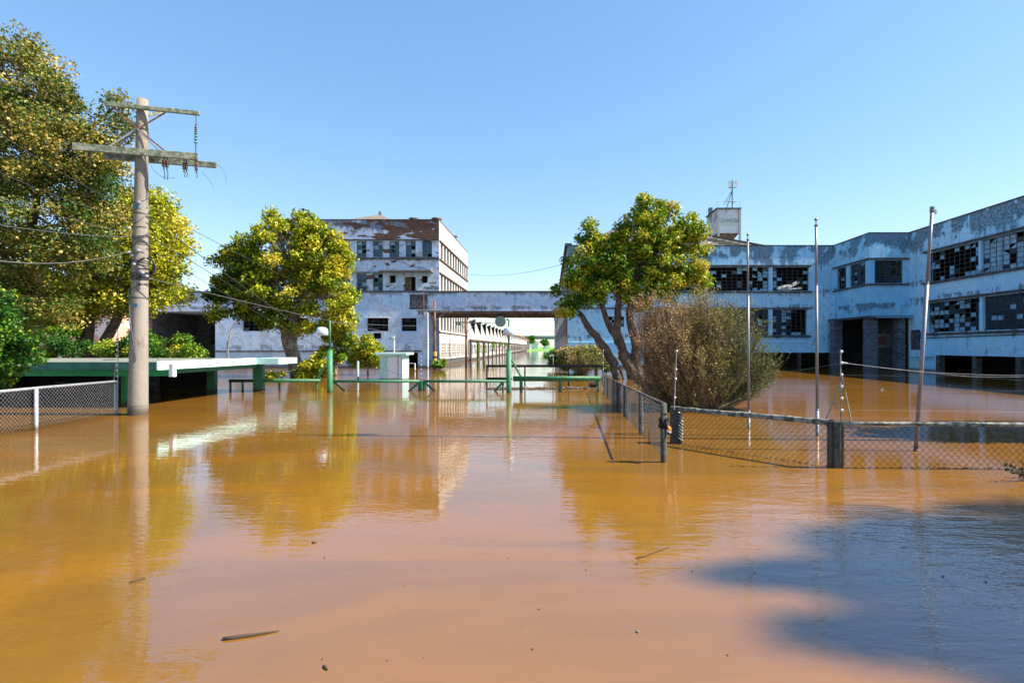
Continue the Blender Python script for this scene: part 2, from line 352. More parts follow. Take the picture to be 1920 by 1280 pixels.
# ================================================================== FACTORY (left, four storeys)
SX = -11.63                                # plane of the sunlit alley walls
fac = thing('factory_building', 'four storey white factory block with bare brick parapet and sunlit side wall', 'building', (-20, 66, 0))
F = front(56); G = right(SX)
wc = [-12.9 - 1.72 * k for k in range(10)]
rows = [(11.4, 13.1), (7.9, 9.7)]
fh = [(c - .52, c + .52, *rows[0]) for c in wc] + [(c - .52, c + .52, *rows[1]) for c in wc[3:]]
fh += [(-16.85, -16.2, 8.7, 9.5), (-15.25, -14.1, 7.4, 9.35), (-13.45, -12.85, 8.7, 9.45)]
mb = MB(); wall(mb, F, -29.5, SX, -1.5, 15.3, fh, .34)
mb.quad((-29.5, 56, -1.5), (-29.5, 75.5, -1.5), (-29.5, 75.5, 15.3), (-29.5, 56, 15.3)); mb.quad((-29.5, 75.5, -1.5), (SX, 75.5, -1.5), (SX, 75.5, 15.3), (-29.5, 75.5, 15.3))
mb.build('front_wall', M['factory'], fac)
sh = []
side_c = [57.35 + 1.74 * k for k in range(11)]
for (a, b) in [(11.35, 13.05), (7.9, 9.7), (3.75, 6.5)]:
    sh += [(c - .55, c + .55, a, b) for c in side_c]
sh += [(57.0 + 3.1 * k, 59.7 + 3.1 * k, .8, 2.35) for k in range(6)]
mb = MB(); wall(mb, G, 56, 75.5, -1.5, 15.3, sh, .38); mb.build('side_wall', M['factory_side'], fac)
mb = MB(); mb.box(-29.4, SX - .1, 56.1, 75.4, 14.2, 14.4); mb.build('roof_slab', M['felt'], fac)
mb = MB(); mb.box(-28.5, SX - 1.6, 57.6, 74.5, -1, 14.1); mb.build('inner_shade_core', M['room'], fac)  # solid dark core in place of rooms, puts shade behind the windows
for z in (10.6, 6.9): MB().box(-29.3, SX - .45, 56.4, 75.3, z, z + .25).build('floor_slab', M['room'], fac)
for c in wc: window(fac, F, c - .52, c + .52, *rows[0], .2, 2, 4, M['fframe'], M['fglass'], .07, .93, M['fpale'], .25, int(c * 100))
for c in wc[3:]: window(fac, F, c - .52, c + .52, *rows[1], .2, 2, 4, M['fframe'], M['fglass'], .07, .85, M['fpale'], .2, int(c * 77))
for k, c in enumerate(side_c):
    for a, b in [(11.35, 13.05), (7.9, 9.7), (3.75, 6.5)]:
        window(fac, G, c - .55, c + .55, a, b, .3, 2, 4, M['browncon'], M['fglass'], .05, .8, M['fpale'], .3, k * 7 + int(a))
for k in range(6): window(fac, G, 57.0 + 3.1 * k, 59.7 + 3.1 * k, .8, 2.35, .05, 9, 5, M['factory_side'], M['dark'], .11, 0, None, 0, k, 'grille', .18)
ledge(fac, F, -29.5, SX - .01, 13.14, 13.26, .16); ledge(fac, F, -29.5, SX - .01, 11.18, 11.34, .2); ledge(fac, F, -29.5, -17.6, 9.74, 9.84, .14)
ledge(fac, F, -29.52, SX - .02, 15.3, 15.38, .05, 'coping', inn=.3)
mb = MB(); fbox(mb, G, 55.97, 75.52, 15.302, 15.38, -.04, .3); mb.build('coping', M['browncon'], fac)
for z in (13.1, 11.17, 9.74, 7.74, 3.56, .64):
    mb = MB(); fbox(mb, G, 56.1, 75.4, z, z + .12, -.13, .02); mb.build('ledge', M['browncon'] if z > 9 else M['factory_side'], fac)
mb = MB(); fbox(mb, G, 56.05, 75.45, -1.4, .55, -.03, .02); mb.build('damp_band', M['ledge'], fac)
# canopy over the terrace door
mb = MB(); mb.add([(-17.6, 54.7, 9.72), (-12.2, 54.7, 9.72), (-12.2, 56, 9.78), (-17.6, 56, 9.78), (-17.6, 54.7, 9.86), (-12.2, 54.7, 9.86), (-12.2, 56, 10.05), (-17.6, 56, 10.05)],
    [(0, 3, 2, 1), (4, 5, 6, 7), (0, 1, 5, 4), (1, 2, 6, 5), (2, 3, 7, 6), (3, 0, 4, 7)]); mb.build('door_canopy', M['tile'], fac)
mb = MB(); fbox(mb, F, -15.2, -14.6, 7.4, 9.3, .22, .27); mb.build('door', M['browncon'], fac)
mb = MB(); A = Vector((-21.0, 66, 18.35))
base = [(-29, 57.5, 14.6), (-14.6, 57.5, 14.6), (-14.6, 74, 14.6), (-29, 74, 14.6)]
for i in range(4): mb.add([base[i], base[(i + 1) % 4], A], [(0, 1, 2)])
rf = mb.build('roof', M['tile'], fac); MB().tube([(A.x, A.y, 18.2), (A.x, A.y, 18.75)], [.25, .12], 8).build('roof_finial', M['ledge'], rf)
for x, y in ((-14.5, 57), (-12.1, 57), (-12.0, 66)):
    mb = MB(); mb.tube([(x, y, 14.3), (x, y, 15.55)], .28, 10); mb.tube([(x, y, 15.55), (x, y, 15.7)], .55, 10); mb.build('roof_vent', M['browncon'], fac)
mb = MB(); fbox(mb, F, -15.5, -12.4, 10.35, 10.37, -.02, 0); mb.tube([(-15.6, 55.97, 10.9), (-14.8, 55.97, 10.55), (-12.6, 55.97, 10.05)], .02, 5); mb.build('cable_run', M['wire'], fac)

# ---- low wing in front of the factory
low = thing('low_wing', 'low pale blue plastered wing with two dark windows left of the gateway', 'building', (-22, 51, 0))
F = front(51)
lh = [(-17.5, -15.45, 3.5, 4.75), (-14.2, -12.75, 3.5, 4.75), (-16.9, -16.15, 2.78, 3.32), (-14.1, -12.3, -1.4, 1.45), (-21.3, -19.4, 3.5, 4.75), (-25.2, -23.2, 3.5, 4.75), (-29.4, -27.4, 3.5, 4.75)]
mb = MB(); wall(mb, F, -32, SX, -1.5, 7.22, lh, .32)
mb.quad((SX, 51, -1.5), (SX, 56, -1.5), (SX, 56, 7.22), (SX, 51, 7.22)); mb.quad((-32, 51, -1.5), (-32, 56, -1.5), (-32, 56, 7.22), (-32, 51, 7.22))
mb.build('wall', M['wing'], low)
mb = MB(); mb.box(-31.9, SX - .05, 51.1, 55.98, 6.9, 7.1); mb.build('terrace', M['felt'], low)
mb = MB(); mb.box(-31.5, SX - .5, 52.8, 55.9, -1, 6.8); mb.build('inner_shade_core', M['dark'], low)
for h in lh[:2] + lh[4:]:
    window(low, F, h[0], h[1], h[2], h[3], .22, 4, 4, M['steel'], M['dark'], .04, .25, M['panedark'], .6, int(h[0] * 10))
    ledge(low, F, h[0] - .1, h[1] + .1, h[3] + .01, h[3] + .08, .05, 'lintel', M['white'])
window(low, F, *lh[2], .1, 2, 1, M['steel'], M['dark'], .04, 0)
ledge(low, F, -32.02, SX - .02, 7.22, 7.36, .09, 'coping'); ledge(low, F, -32, -12.25, 1.52, 1.64, .12)
mb = MB(); fbox(mb, F, -12.6, SX - .02, -1.4, 5.28, -.06, .02); mb.build('corner_pier', M['wing'], low)
mb = MB(); mb.tube([(-12.05, 50.9, 4.6), (-12.05, 50.9, 7.6)], .05, 6); mb.build('vent_pipe', M['rust'], low)
mb = MB(); mb.tube([(SX - .02, 50.92, -1), (SX - .02, 50.92, 5.25)], .05, 6); mb.build('downpipe', M['white'], low)

# ---- gateway bridge
br = thing('gateway_bridge', 'flaking concrete bridge spanning the flooded alley with worn painted lettering', 'bridge', (-5, 51, 5))
mb = MB(); mb.box(SX + .004, 1.7, 51.003, 51.3, 5.42, 7.2); mb.box(SX + .004, 1.7, 55.6, 55.9, 5.42, 7.2); mb.build('parapet', M['bridge'], br)
mb = MB(); mb.box(SX + .004, 1.69, 51.05, 55.85, 5.2, 5.416); mb.build('deck', M['browncon'], br)
mb = MB(); mb.box(SX, 1.7, 50.93, 51.42, 7.2, 7.34); mb.box(SX, 1.7, 55.5, 55.95, 7.2, 7.34); mb.build('coping', M['ledge'], br)
for k, y in enumerate((52.1, 53.4, 54.7)): MB().box(SX + .01, 1.68, y, y + .3, 4.98, 5.196).build('beam', M['browncon'], br)
panel = simple('dark_sign_paint', (.10, .10, .11), .9, 0, .4, 4); faded = simple('faded_sign_paint', (.48, .47, .50), .9, 0, .5, 3, (.33, .34, .42))
mb = MB(); mb.box(-13.4, -11.7, 50.985, 50.997, 5.58, 7.0)
sb = mb.build('sign_panel', panel, low); text(low, 'BOA', simple('sign_cream', (.26, .235, .22), .9), (-13.2, 50.98, 5.78), .95, sx=.8)
r = random.Random(31); mb = MB(); u = SX + .3
while u < -4.6:                          # flaked, no longer legible painted strokes
    w_ = r.uniform(.12, .3); top_ = r.uniform(6.0, 6.45)
    for _ in range(3):
        a = u + r.uniform(0, w_); b = u + r.uniform(0, w_); zA = r.uniform(5.72, 6.0); zB = r.uniform(zA + .1, top_); mb.obox((a, 50.995, zA), (b, 50.995, zB), r.uniform(.03, .08), .006)
    u += w_ + r.uniform(.1, .2)
mb.build('flaked_lettering', faded, br)
# round mirror under the bridge
rm = thing('round_sign', 'round grey green disc hanging under the gateway bridge', 'sign', (-4.7, 50.7, 4.4))
mb = MB(); mb.tube([(-4.7, 50.62, 4.4), (-4.7, 50.72, 4.4)], .52, 28); mb.build('disc', simple('disc_green', (.14, .22, .20), .25, .3, .3), rm)
mb = MB()
for sx_ in (-.46, .56): mb.tube([(-4.7 + sx_, 50.75, 4.5), (-4.7 + sx_, 50.9, 5.4)], .02, 5)
mb.build('hanger', M['wire'], rm)
mb = MB(); mb.tube([(-7.4, 50.76, 4.3), (-4.2, 50.76, 4.22)], .025, 5); mb.tube([(-6.5, 50.76, 4.78), (-4.9, 50.76, 4.72)], .02, 5); mb.build('bracket', M['steel'], rm)

# ---- loading shed further left, brick warehouse behind the big trees
ls = thing('loading_shed', 'grey stained loading shed with deep open bay left of low wing', 'building', (-35, 51, 0))
mb = MB(); mb.box(-38.6, -32.01, 50.95, 60, 5.4, 7.2); mb.build('roof_slab', M['bridge'], ls)
mb = MB(); mb.box(-38.6, -32.01, 50.9, 60.1, 7.2, 7.32); mb.build('coping', M['ledge'], ls)
mb = MB(); wall(mb, front(57.5), -38.5, -32.05, -1.5, 5.4, [(-36.6, -34.2, 2.2, 4.2)], .3); mb.box(-38.55, -38.1, 51.1, 57.4, -1.5, 5.39); mb.build('wall', M['ledge'], ls)
window(ls, front(57.5), -36.6, -34.2, 2.2, 4.2, .1, 4, 3, M['steel'], M['dark'], .05, 1)
wh = thing('brick_warehouse', 'orange brick warehouse glimpsed behind the large left trees', 'building', (-48, 48, 0))
mb = MB(); wall(mb, front(47), -62, -38.7, -1.5, 6.6, [(-60 + 4 * k, -58 + 4 * k, 2.8, 4.6) for k in range(5)], .25)
mb.quad((-38.7, 47, -1.5), (-38.7, 60, -1.5), (-38.7, 60, 6.6), (-38.7, 47, 6.6)); mb.build('wall', M['wbrick'], wh)
for k in range(5): window(wh, front(47), -60 + 4 * k, -58 + 4 * k, 2.8, 4.6, .15, 4, 3, M['steel'], M['panedark'], .05, 1, None, 0, k)
mb = MB(); mb.add([(-62.3, 46.6, 6.55), (-38.4, 46.6, 6.55), (-38.4, 54, 9.2), (-62.3, 54, 9.2), (-38.4, 61, 6.55), (-62.3, 61, 6.55)], [(0, 1, 2, 3), (3, 2, 4, 5), (1, 4, 2)]); mb.build('roof', M['tile'], wh)

# ---- sawtooth sheds along the alley
sd = thing('sawtooth_shed', 'long row of white sawtooth roofed sheds receding along the flooded alley', 'building', (-20, 80, 0))
n_b = 27; y0 = 75.6; pt = 7.2
mb = MB(); rf = MB()
for k in range(n_b):
    a = y0 + pt * k; b = a + pt
    mb.quad((SX, a, 2.9), (SX, b, 2.9), (SX, b, 3.8), (SX, a, 3.8))
    mb.add([(SX, a, 3.8), (SX, b, 3.8), (SX, a, 6.05)], [(0, 1, 2)])
    rf.quad((SX - .05, a, 6.05), (SX - .05, b, 3.8), (SX - 25, b, 3.8), (SX - 25, a, 6.05))
    g = MB(); g.quad((SX - .4, a - .01, 3.9), (SX - 25, a - .01, 3.9), (SX - 25, a - .01, 6.0), (SX - .4, a - .01, 6.0)); g.build('skylight', M['panedark'], sd)
    if k < 14: MB().box(SX - .3, SX + .12, a - .5, a + .25, 5.95, 6.2).build('roof_cap', M['ledge'], sd)
mb.build('gable_wall', M['factory_side'], sd); rf.build('roof', M['felt'], sd)
hl = []
for k in range(n_b):
    a = y0 + pt * k; hl += [(a + 1.0, a + 3.2, .9, 2.3), (a + 4.0, a + 6.2, .9, 2.3)] if k < 20 else []
mb = MB(); wall(mb, right(SX + .25), y0, y0 + pt * n_b, -1.5, 2.9, hl, .2); mb.quad((SX + .25, y0, 2.9), (SX + .25, y0 + pt * n_b, 2.9), (SX, y0 + pt * n_b, 2.9), (SX, y0, 2.9)); mb.quad((SX + .25, y0, -1.5), (SX, y0, -1.5), (SX, y0, 2.9), (SX + .25, y0, 2.9)); mb.build('wall', M['factory_side'], sd)
for k in range(12):
    for h in hl[2 * k:2 * k + 2]: window(sd, right(SX + .25), *h, .15, 3, 2, M['white'], M['fpale'], .06, .7, M['panedark'], .4, k)
mb = MB(); fbox(mb, right(SX + .25), y0, y0 + pt * n_b, 2.92, 3.08, -.25, .1); mb.build('ledge', M['browncon'], sd)
mb = MB(); fbox(mb, right(SX + .25), y0, y0 + pt * n_b, -1.2, .4, -.02, .02); mb.build('damp_band', M['ledge'], sd)
for k in range(n_b): MB().box(SX + .25, SX + .5, y0 + pt * k + .1, y0 + pt * k + .5, -1.4, 2.9).build('buttress', M['browncon'] if k % 3 else M['ledge'], sd)

# ================================================================== OFFICE (right)
off = thing('office_building', 'weathered blue white office building with broken windows and projecting wing', 'building', (20, 55, 0))
ZT = 11.64; BX = 27.15; BY = 45.3; WX = 30.5
F = front(51)
up, lo = (7.35, 9.62), (3.1, 5.57)
ub = [(3.2, 8.6), (9.0, 14.6), (15.0, 20.95), (21.3, 24.8)]
lb = [(5.4, 7.1), (9.0, 14.6), (15.0, 20.95), (21.3, 24.6)]
oh = [(a, b, *up) for a, b in ub] + [(5.4, 7.1, 3.9, 4.9)] + [(a, b, *lo) for a, b in lb[1:]] + [(9 + 3.0 * k, 11.85 + 3.0 * k, -1.4, 1.45) for k in range(6)]
mb = MB(); wall(mb, F, 1.7, BX, -1.5, ZT, oh, .4)
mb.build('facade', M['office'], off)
alh = [(53.0 + 6 * k, 57.8 + 6 * k, 3.2, 5.3) for k in range(20)] + [(53.0 + 6 * k, 57.8 + 6 * k, 7.35, 9.6) for k in range(20)]
alley_pl = plaster('alley_wall_plaster', (.40, .36, .34), (.48, .43, .40), (.06, .055, .05), [(3.0, .8, .8), (ZT, 1.5, 1)], .7, grey=(.3, .24, .2), seed=61)
mb = MB(); wall(mb, left(1.7), 51, 200, -1.5, ZT, alh, .35); mb.build('alley_wall', alley_pl, off)
for k in range(4): window(off, left(1.7), *alh[k], .2, 8, 5, M['steel'], M['panedark'], .05, .6, M['fpale'], .3, k)
mb = MB(); mb.box(1.8, 40, 51.5, 199, 10.6, 10.8); mb.build('roof_slab', M['felt'], off)
mb = MB(); mb.box(5.5, 39, 58, 198, -1, 10.5); mb.box(5.5, 39, 51.45, 58, 6.2, 6.5); mb.box(2.1, 5.5, 51.45, 51.7, 6.0, 6.6); mb.build('inner_shade_core', M['room'], off)
fp = lambda i, j: .35
window(off, F, *ub[0], *up, .25, 10, 7, M['steel'], M['panedark'], .04, .8, M['pane'], .35, 1)
window(off, F, *ub[1], *up, .25, 10, 7, M['steel'], M['panedark'], .04, .7, M['pane'], .35, 2)
window(off, F, *ub[2], *up, .25, 12, 7, M['steel'], M['panedark'], .04, lambda i, j: .22 if i < .6 else .5, M['pane'], .8, 3)
window(off, F, *ub[3], *up, .25, 7, 7, M['steel'], M['pane'], .04, lambda i, j: .9 if i == 0 else .14, M['panedark'], .2, 4)
window(off, F, 5.4, 7.1, 3.9, 4.9, .25, 3, 3, M['steel'], M['pane'], .04, .8, M['panedark'], .3, 5)
window(off, F, *lb[1], *lo, .25, 10, 8, M['steel'], M['panedark'], .04, .9, M['pane'], .2, 6)
window(off, F, *lb[2], *lo, .25, 12, 8, M['steel'], M['panedark'], .04, .9, M['pane'], .12, 7)
window(off, F, *lb[3], *lo, .25, 7, 8, M['steel'], M['panedark'], .04, lambda i, j: .95 if i < .5 else (.15 if j > .12 else .8), M['pane'], .45, 8)
for z in (9.66, 7.16): ledge(off, F, 2.9, 25.0, z, z + .14, .16)
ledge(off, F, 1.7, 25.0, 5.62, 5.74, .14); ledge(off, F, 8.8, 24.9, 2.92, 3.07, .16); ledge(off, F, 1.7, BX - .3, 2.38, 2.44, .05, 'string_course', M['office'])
ledge(off, F, 1.6, BX, ZT, ZT + .08, .06, 'coping', inn=.3)
mb = MB(); fbox(mb, left(1.7), 50.95, 200, ZT + .002, ZT + .25, -.25, .4); mb.build('eave', M['ledge'], off)
for x0 in (20.98,):
    mb = MB(); fbox(mb, F, x0, x0 + .3, up[0], up[1], .1, .2); mb.build('mullion', M['office'], off)
mb = MB()
for (a, b, c, d, w_) in ((21.5, 7.5, 23.3, 8.0, .25), (22.6, 7.55, 24.2, 8.35, .3), (22.0, 7.5, 24.4, 7.7, .18)): mb.obox((a, 51.7, b), (c, 51.9, d), .5, w_)
mb.build('fallen_panel', M['white'], off)
for k in range(6): MB().box(11.83 + 3 * k, 12.02 + 3 * k, 50.98, 51.4, -1.4, 1.44).build('basement_pillar', M['ledge'], off)  # dark colour sinks the pillars into the basement's shade
# bay with entrance porch
bay_side = [(48.9, 50.5, 7.4, 9.35), (45.9, 48.3, 7.4, 9.35)]; bay_front = [(27.6, 30.0, 7.4, 9.35)]
mb = MB(); wall(mb, left(BX), BY, 51, 4.6, ZT, bay_side, .3); wall(mb, front(BY), BX, WX, 4.6, ZT, bay_front, .3); mb.quad((BX, BY, 4.6), (WX, BY, 4.6), (WX, 51, 4.6), (BX, 51, 4.6))
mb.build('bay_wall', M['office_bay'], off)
mb = MB(); mb.box(BX + 1.2, 40, BY + 1.4, 51.4, 4.7, 11); mb.build('inner_shade_core', M['dark'], off)
window(off, left(BX), *bay_side[0], .15, 3, 8, M['steel'], M['panedark'], .04, .3, M['pane'], .1, 11)
window(off, left(BX), *bay_side[1], .15, 5, 8, M['steel'], M['panedark'], .04, lambda i, j: .9, M['pane'], .12, 12)
window(off, front(BY), *bay_front[0], .15, 5, 9, M['steel'], M['panedark'], .04, .9, M['dark'], .4, 13)
for z in (9.4, 7.22):
    ledge(off, left(BX), BY, 51, z, z + .14, .14); ledge(off, front(BY), BX - .14, WX, z, z + .137, .14)
ledge(off, left(BX), BY, 51, ZT, ZT + .08, .05, 'coping'); ledge(off, front(BY), BX - .05, WX, ZT, ZT + .077, .05, 'coping')
mb = MB(); mb.box(BX - .6, WX + .0, BY - .6, 51, 4.42, 4.59); mb.build('porch_canopy', M['ledge'], off)
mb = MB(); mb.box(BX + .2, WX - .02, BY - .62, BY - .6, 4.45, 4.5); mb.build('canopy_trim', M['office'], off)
for (x, y, w_) in ((27.4, 45.6, .85), (29.85, 45.6, .6), (26.95, 50.2, .8)):
    mb = MB(); mb.box(x - w_ / 2, x + w_ / 2, y - .35, y + .35, -1.4, 4.42); mb.build('brick_pillar', M['brickp'], off)
mb = MB(); mb.box(28.0, WX - .05, 47.5, 47.7, 1.9, 3.2); mb.build('porch_board', simple('porch_grey', (.22, .24, .24), .8), off)
MB().box(29.1, 29.9, 47.46, 47.5, 2.2, 2.9).build('notice', simple('notice_red', (.22, .08, .08), .7), off)
mb = MB(); mb.quad((27.3, 51.02, -1.4), (WX, 51.02, -1.4), (WX, 51.02, 4.5), (27.3, 51.02, 4.5)); mb.build('porch_back_wall', M['dark'], off)  # porch shade painted in as a near-black back wall
mb = MB(); mb.quad((WX - .003, BY, -1.5), (WX - .003, 51, -1.5), (WX - .003, 51, 4.6), (WX - .003, BY, 4.6)); mb.build('porch_side_wall', M['ledge'], off)  # dark colour puts the porch's shade on this side wall
# wing running towards the camera
L = left(WX); wy0, wy1 = 18.0, BY
wu = [(37.95, 43.0), (26.0, 37.75), (19.5, 25.6)]
wl = [(37.9, 43.1), (33.6, 37.6), (27.5, 33.2), (20.0, 27.0)]
wh_ = [(a, b, 7.2, 9.5) for a, b in wu] + [(a, b, 3.15, 5.5) for a, b in wl] + [(20.5 + 3.6 * k, 23.75 + 3.6 * k, -1.4, 1.35) for k in range(6)]
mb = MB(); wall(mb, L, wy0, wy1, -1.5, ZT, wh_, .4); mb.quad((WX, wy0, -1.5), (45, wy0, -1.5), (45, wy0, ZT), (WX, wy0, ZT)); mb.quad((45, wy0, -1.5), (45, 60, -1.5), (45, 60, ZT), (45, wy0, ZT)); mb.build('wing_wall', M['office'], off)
mb = MB(); mb.box(WX + .05, 44.9, wy0 + .1, 51.4, 10.4, 10.6); mb.build('roof_slab', M['felt'], off)
mb = MB(); mb.box(35, 44, wy0 + .3, 51, -1, 10.3); mb.box(WX + .42, 35, wy0 + .3, 51, 6.2, 6.5); mb.box(WX + .42, 35, wy0 + .3, 44.9, 1.9, 2.2); mb.build('inner_shade_core', M['dark'], off)
window(off, L, *wu[0], 7.2, 9.5, .2, 10, 7, M['steel'], M['pane'], .04, .36, M['panedark'], .25, 21)
window(off, L, *wu[1], 7.2, 9.5, .2, 22, 7, M['steel'], M['pane'], .035, .9, M['panedark'], .07, 22)
window(off, L, *wu[2], 7.2, 9.5, .2, 11, 7, M['steel'], M['pane'], .035, .9, M['panedark'], .07, 23)
window(off, L, *wl[0], 3.15, 5.5, .2, 10, 7, M['steel'], M['panedark'], .04, .75, M['pane'], .55, 24)
window(off, L, *wl[1], 3.15, 5.5, .2, 8, 7, M['steel'], M['panedark'], .04, .95, M['pane'], .15, 25)
window(off, L, *wl[2], 3.15, 5.5, .2, 10, 7, M['steel'], M['panedark'], .04, .95, M['pane'], .25, 26)
window(off, L, *wl[3], 3.15, 5.5, .2, 12, 7, M['steel'], M['panedark'], .04, .95, M['pane'], .25, 27)
for z, a, b in ((9.55, 18.2, 43.4), (7.0, 18.2, 43.4), (5.56, 18.2, 43.4), (2.93, 18.2, 43.4)): ledge(off, L, a, b, z, z + .16, .16)
ledge(off, L, wy0, 45.24, ZT, ZT + .08, .06, 'coping', inn=.3)
for k in range(6):
    y = 24.1 + 3.6 * k; mb = MB(); mb.box(WX - .02, WX + .42, y - .37, y + .02, -1.4, 1.34); mb.build('basement_pillar', M['ledge'], off)  # shade of the basement put into the pillar colour
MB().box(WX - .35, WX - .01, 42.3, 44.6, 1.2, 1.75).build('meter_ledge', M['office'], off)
MB().box(WX - .3, WX - .01, 43.9, 44.6, 1.75, 3.4).build('meter_box', M['ledge'], off)
mb = MB(); mb.tube([(WX - .06, 30, 2.85), (WX - .06, 44, 2.7)], .035, 5); mb.build('conduit', M['wire'], off)
# hipped roof with a patch of bare rafters
mb = MB(); e = [(2.4, 51.7, 11.3), (22.3, 51.7, 11.45), (22.3, 70, 11.3), (2.4, 70, 11.3)]; r0, r1 = (7, 60.5, 15.3), (14.2, 60.5, 15.3)
mb.quad(e[0], e[1], r1, r0); mb.add([e[1], e[2], r1], [(0, 1, 2)]); mb.quad(e[2], e[3], r0, r1); mb.add([e[3], e[0], r0], [(0, 1, 2)])
hr = mb.build('roof', M['tiledark'], off)
def onroof(x, y): return 11.42 + (y - 51.7) * (3.9 / 8.8) + .06
for k in range(6):
    y = 52.6 + .62 * k; x1 = 21.2 - (y - 51.7) * .92; MB().obox((x1 - 2.6 + .2 * k, y, onroof(0, y)), (x1, y, onroof(0, y)), .16, .1).build('rafter', M['wood'], hr)
mb = MB(); mb.obox((22.3, 51.65, 11.5), (14.2, 60.45, 15.36), .3, .14); mb.obox((14.2, 60.45, 15.36), (7, 60.45, 15.36), .3, .14); mb.build('ridge_tile', M['tile'], hr)

# water tower
tw = thing('water_tower', 'square concrete water tower with faded green lettering behind the office roof', 'water tower', (21.8, 76, 0))
ty = 73.0; tx0, tx1 = PX(1345, ty), PX(1386, ty); tz1, tz0 = PZ(392, ty), PZ(437, ty)
tpl = plaster('tower_plaster', (.58, .62, .66), (.68, .70, .72), (.12, .11, .11), [(tz1, 1.2, .9)], .4, grey=(.45, .45, .45), seed=77)
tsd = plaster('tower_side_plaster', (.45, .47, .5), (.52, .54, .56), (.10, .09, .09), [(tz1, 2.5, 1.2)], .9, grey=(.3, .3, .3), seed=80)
mb = MB(); mb.box(tx0, tx1, ty, ty + 4.6, tz0, tz1); mb.build('tank', tpl, tw)
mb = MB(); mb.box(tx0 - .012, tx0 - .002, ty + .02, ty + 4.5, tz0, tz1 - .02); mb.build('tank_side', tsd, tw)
mb = MB(); mb.add([(tx0, ty, tz0), (tx1, ty, tz0), (tx1, ty + 4.6, tz0), (tx0, ty + 4.6, tz0), (tx0 + .9, ty + 1.2, tz0 - 1.3), (tx1 - .9, ty + 1.2, tz0 - 1.3), (tx1 - .9, ty + 3.4, tz0 - 1.3), (tx0 + .9, ty + 3.4, tz0 - 1.3)], [(0, 4, 5, 1), (1, 5, 6, 2), (2, 6, 7, 3), (3, 7, 4, 0)]); mb.build('funnel', M['browncon'], tw)
mb = MB(); mb.box(tx0 + 1, tx1 - 1, ty + 1.3, ty + 3.3, 9, tz0 - 1.3); mb.build('stem', simple('tower_stem', (.5, .36, .30), .9), tw)
for x, y in ((tx0 + .1, ty - .15), (tx1 + .05, ty - .1), (tx0 + .1, ty + 4.6), (tx1 + .05, ty + 4.6)): MB().box(x - .13, x + .13, y - .13, y + .13, 9, tz1 - .1).build('leg', M['factory_side'], tw)
mb = MB(); mb.box(tx0 - .22, tx1 + .25, ty - .3, ty + 4.9, tz1, tz1 + .12); mb.build('roof_slab', M['ledge'], tw)
text(tw, 'GUAHYBA', simple('faded_green_letters', (.05, .16, .10), .9, 0, .6, 5, (.3, .4, .34)), (tx0 + .22, ty - .012, tz0 + 1.45), .78, sx=.76, ext=.003)
mb = MB(); g0 = (tx0 + .15, ty - .02, tz0 + 1.3); mb.box(tx0 + .15, tx0 + 2.5, ty - .008, ty - .003, tz0 + .95, tz0 + 1.35); mb.build('faded_band', simple('band_green', (.42, .55, .46), .9, 0, .3, 4, (.55, .6, .6)), tw)
an = thing('antenna_mast', 'steel phone antenna mast standing on the water tower', 'antenna', (tx0 + 2.0, ty + 2, tz1 + .12))
ax, ay, az = PX(1373, 75), 75, tz1 + .12; top = PZ(338, 75)
mb = MB(); mb.tube([(ax, ay, az), (ax, ay, top)], [.1, .07], 8); mb.build('mast', M['fframe'], an)
mb = MB(); mb.tube([(ax, ay, PZ(357, 75)), (ax - 1.1, ay - .4, PZ(380, 75)), (ax - 1.4, ay - .5, PZ(386, 75))], .06, 6); mb.tube([(ax, ay, PZ(358, 75)), (ax - .8, ay + .8, az)], .05, 6); mb.tube([(ax - 1.1, ay - .4, PZ(379, 75)), (ax + .4, ay, PZ(379, 75))], .06, 6); mb.tube([(ax - .7, ay, PZ(383, 75)), (ax - .8, ay, az)], .05, 6); mb.build('brace', M['fframe'], an)
for dx, dy in ((-.45, -.2), (.55, -.1), (-.12, .4)): MB().box(ax + dx - .14, ax + dx + .14, ay + dy - .06, ay + dy + .06, PZ(352, 75), PZ(339, 75)).build('antenna_panel', M['white'], an)
mb = MB(); mb.obox((ax - .5, ay, PZ(352, 75)), (ax + .55, ay, PZ(352, 75)), .06, .06); mb.obox((ax - .5, ay, PZ(342, 75)), (ax + .55, ay, PZ(342, 75)), .05, .05); mb.build('crossbar', M['steel'], an)
mb = MB(); n_ = 0
for x in (tx0 - .1, (tx0 + tx1) / 2, tx1 + .1):
    for y in (ty - .15, ty + 4.7): mb.tube([(x, y, tz1 + .1), (x, y, tz1 + 1.0)], .022, 4)
for y in (ty - .15, ty + 4.7): mb.tube([(tx0 - .1, y, tz1 + 1.0), (tx1 + .1, y, tz1 + 1.0)], .02, 4)
mb.build('railing', M['galv'], tw)
MB().box(tx0 - .1, tx0 + .4, ty + 3.4, ty + 3.9, tz1 + .12, tz1 + 1.1).build('equipment_box', M['far'], tw)

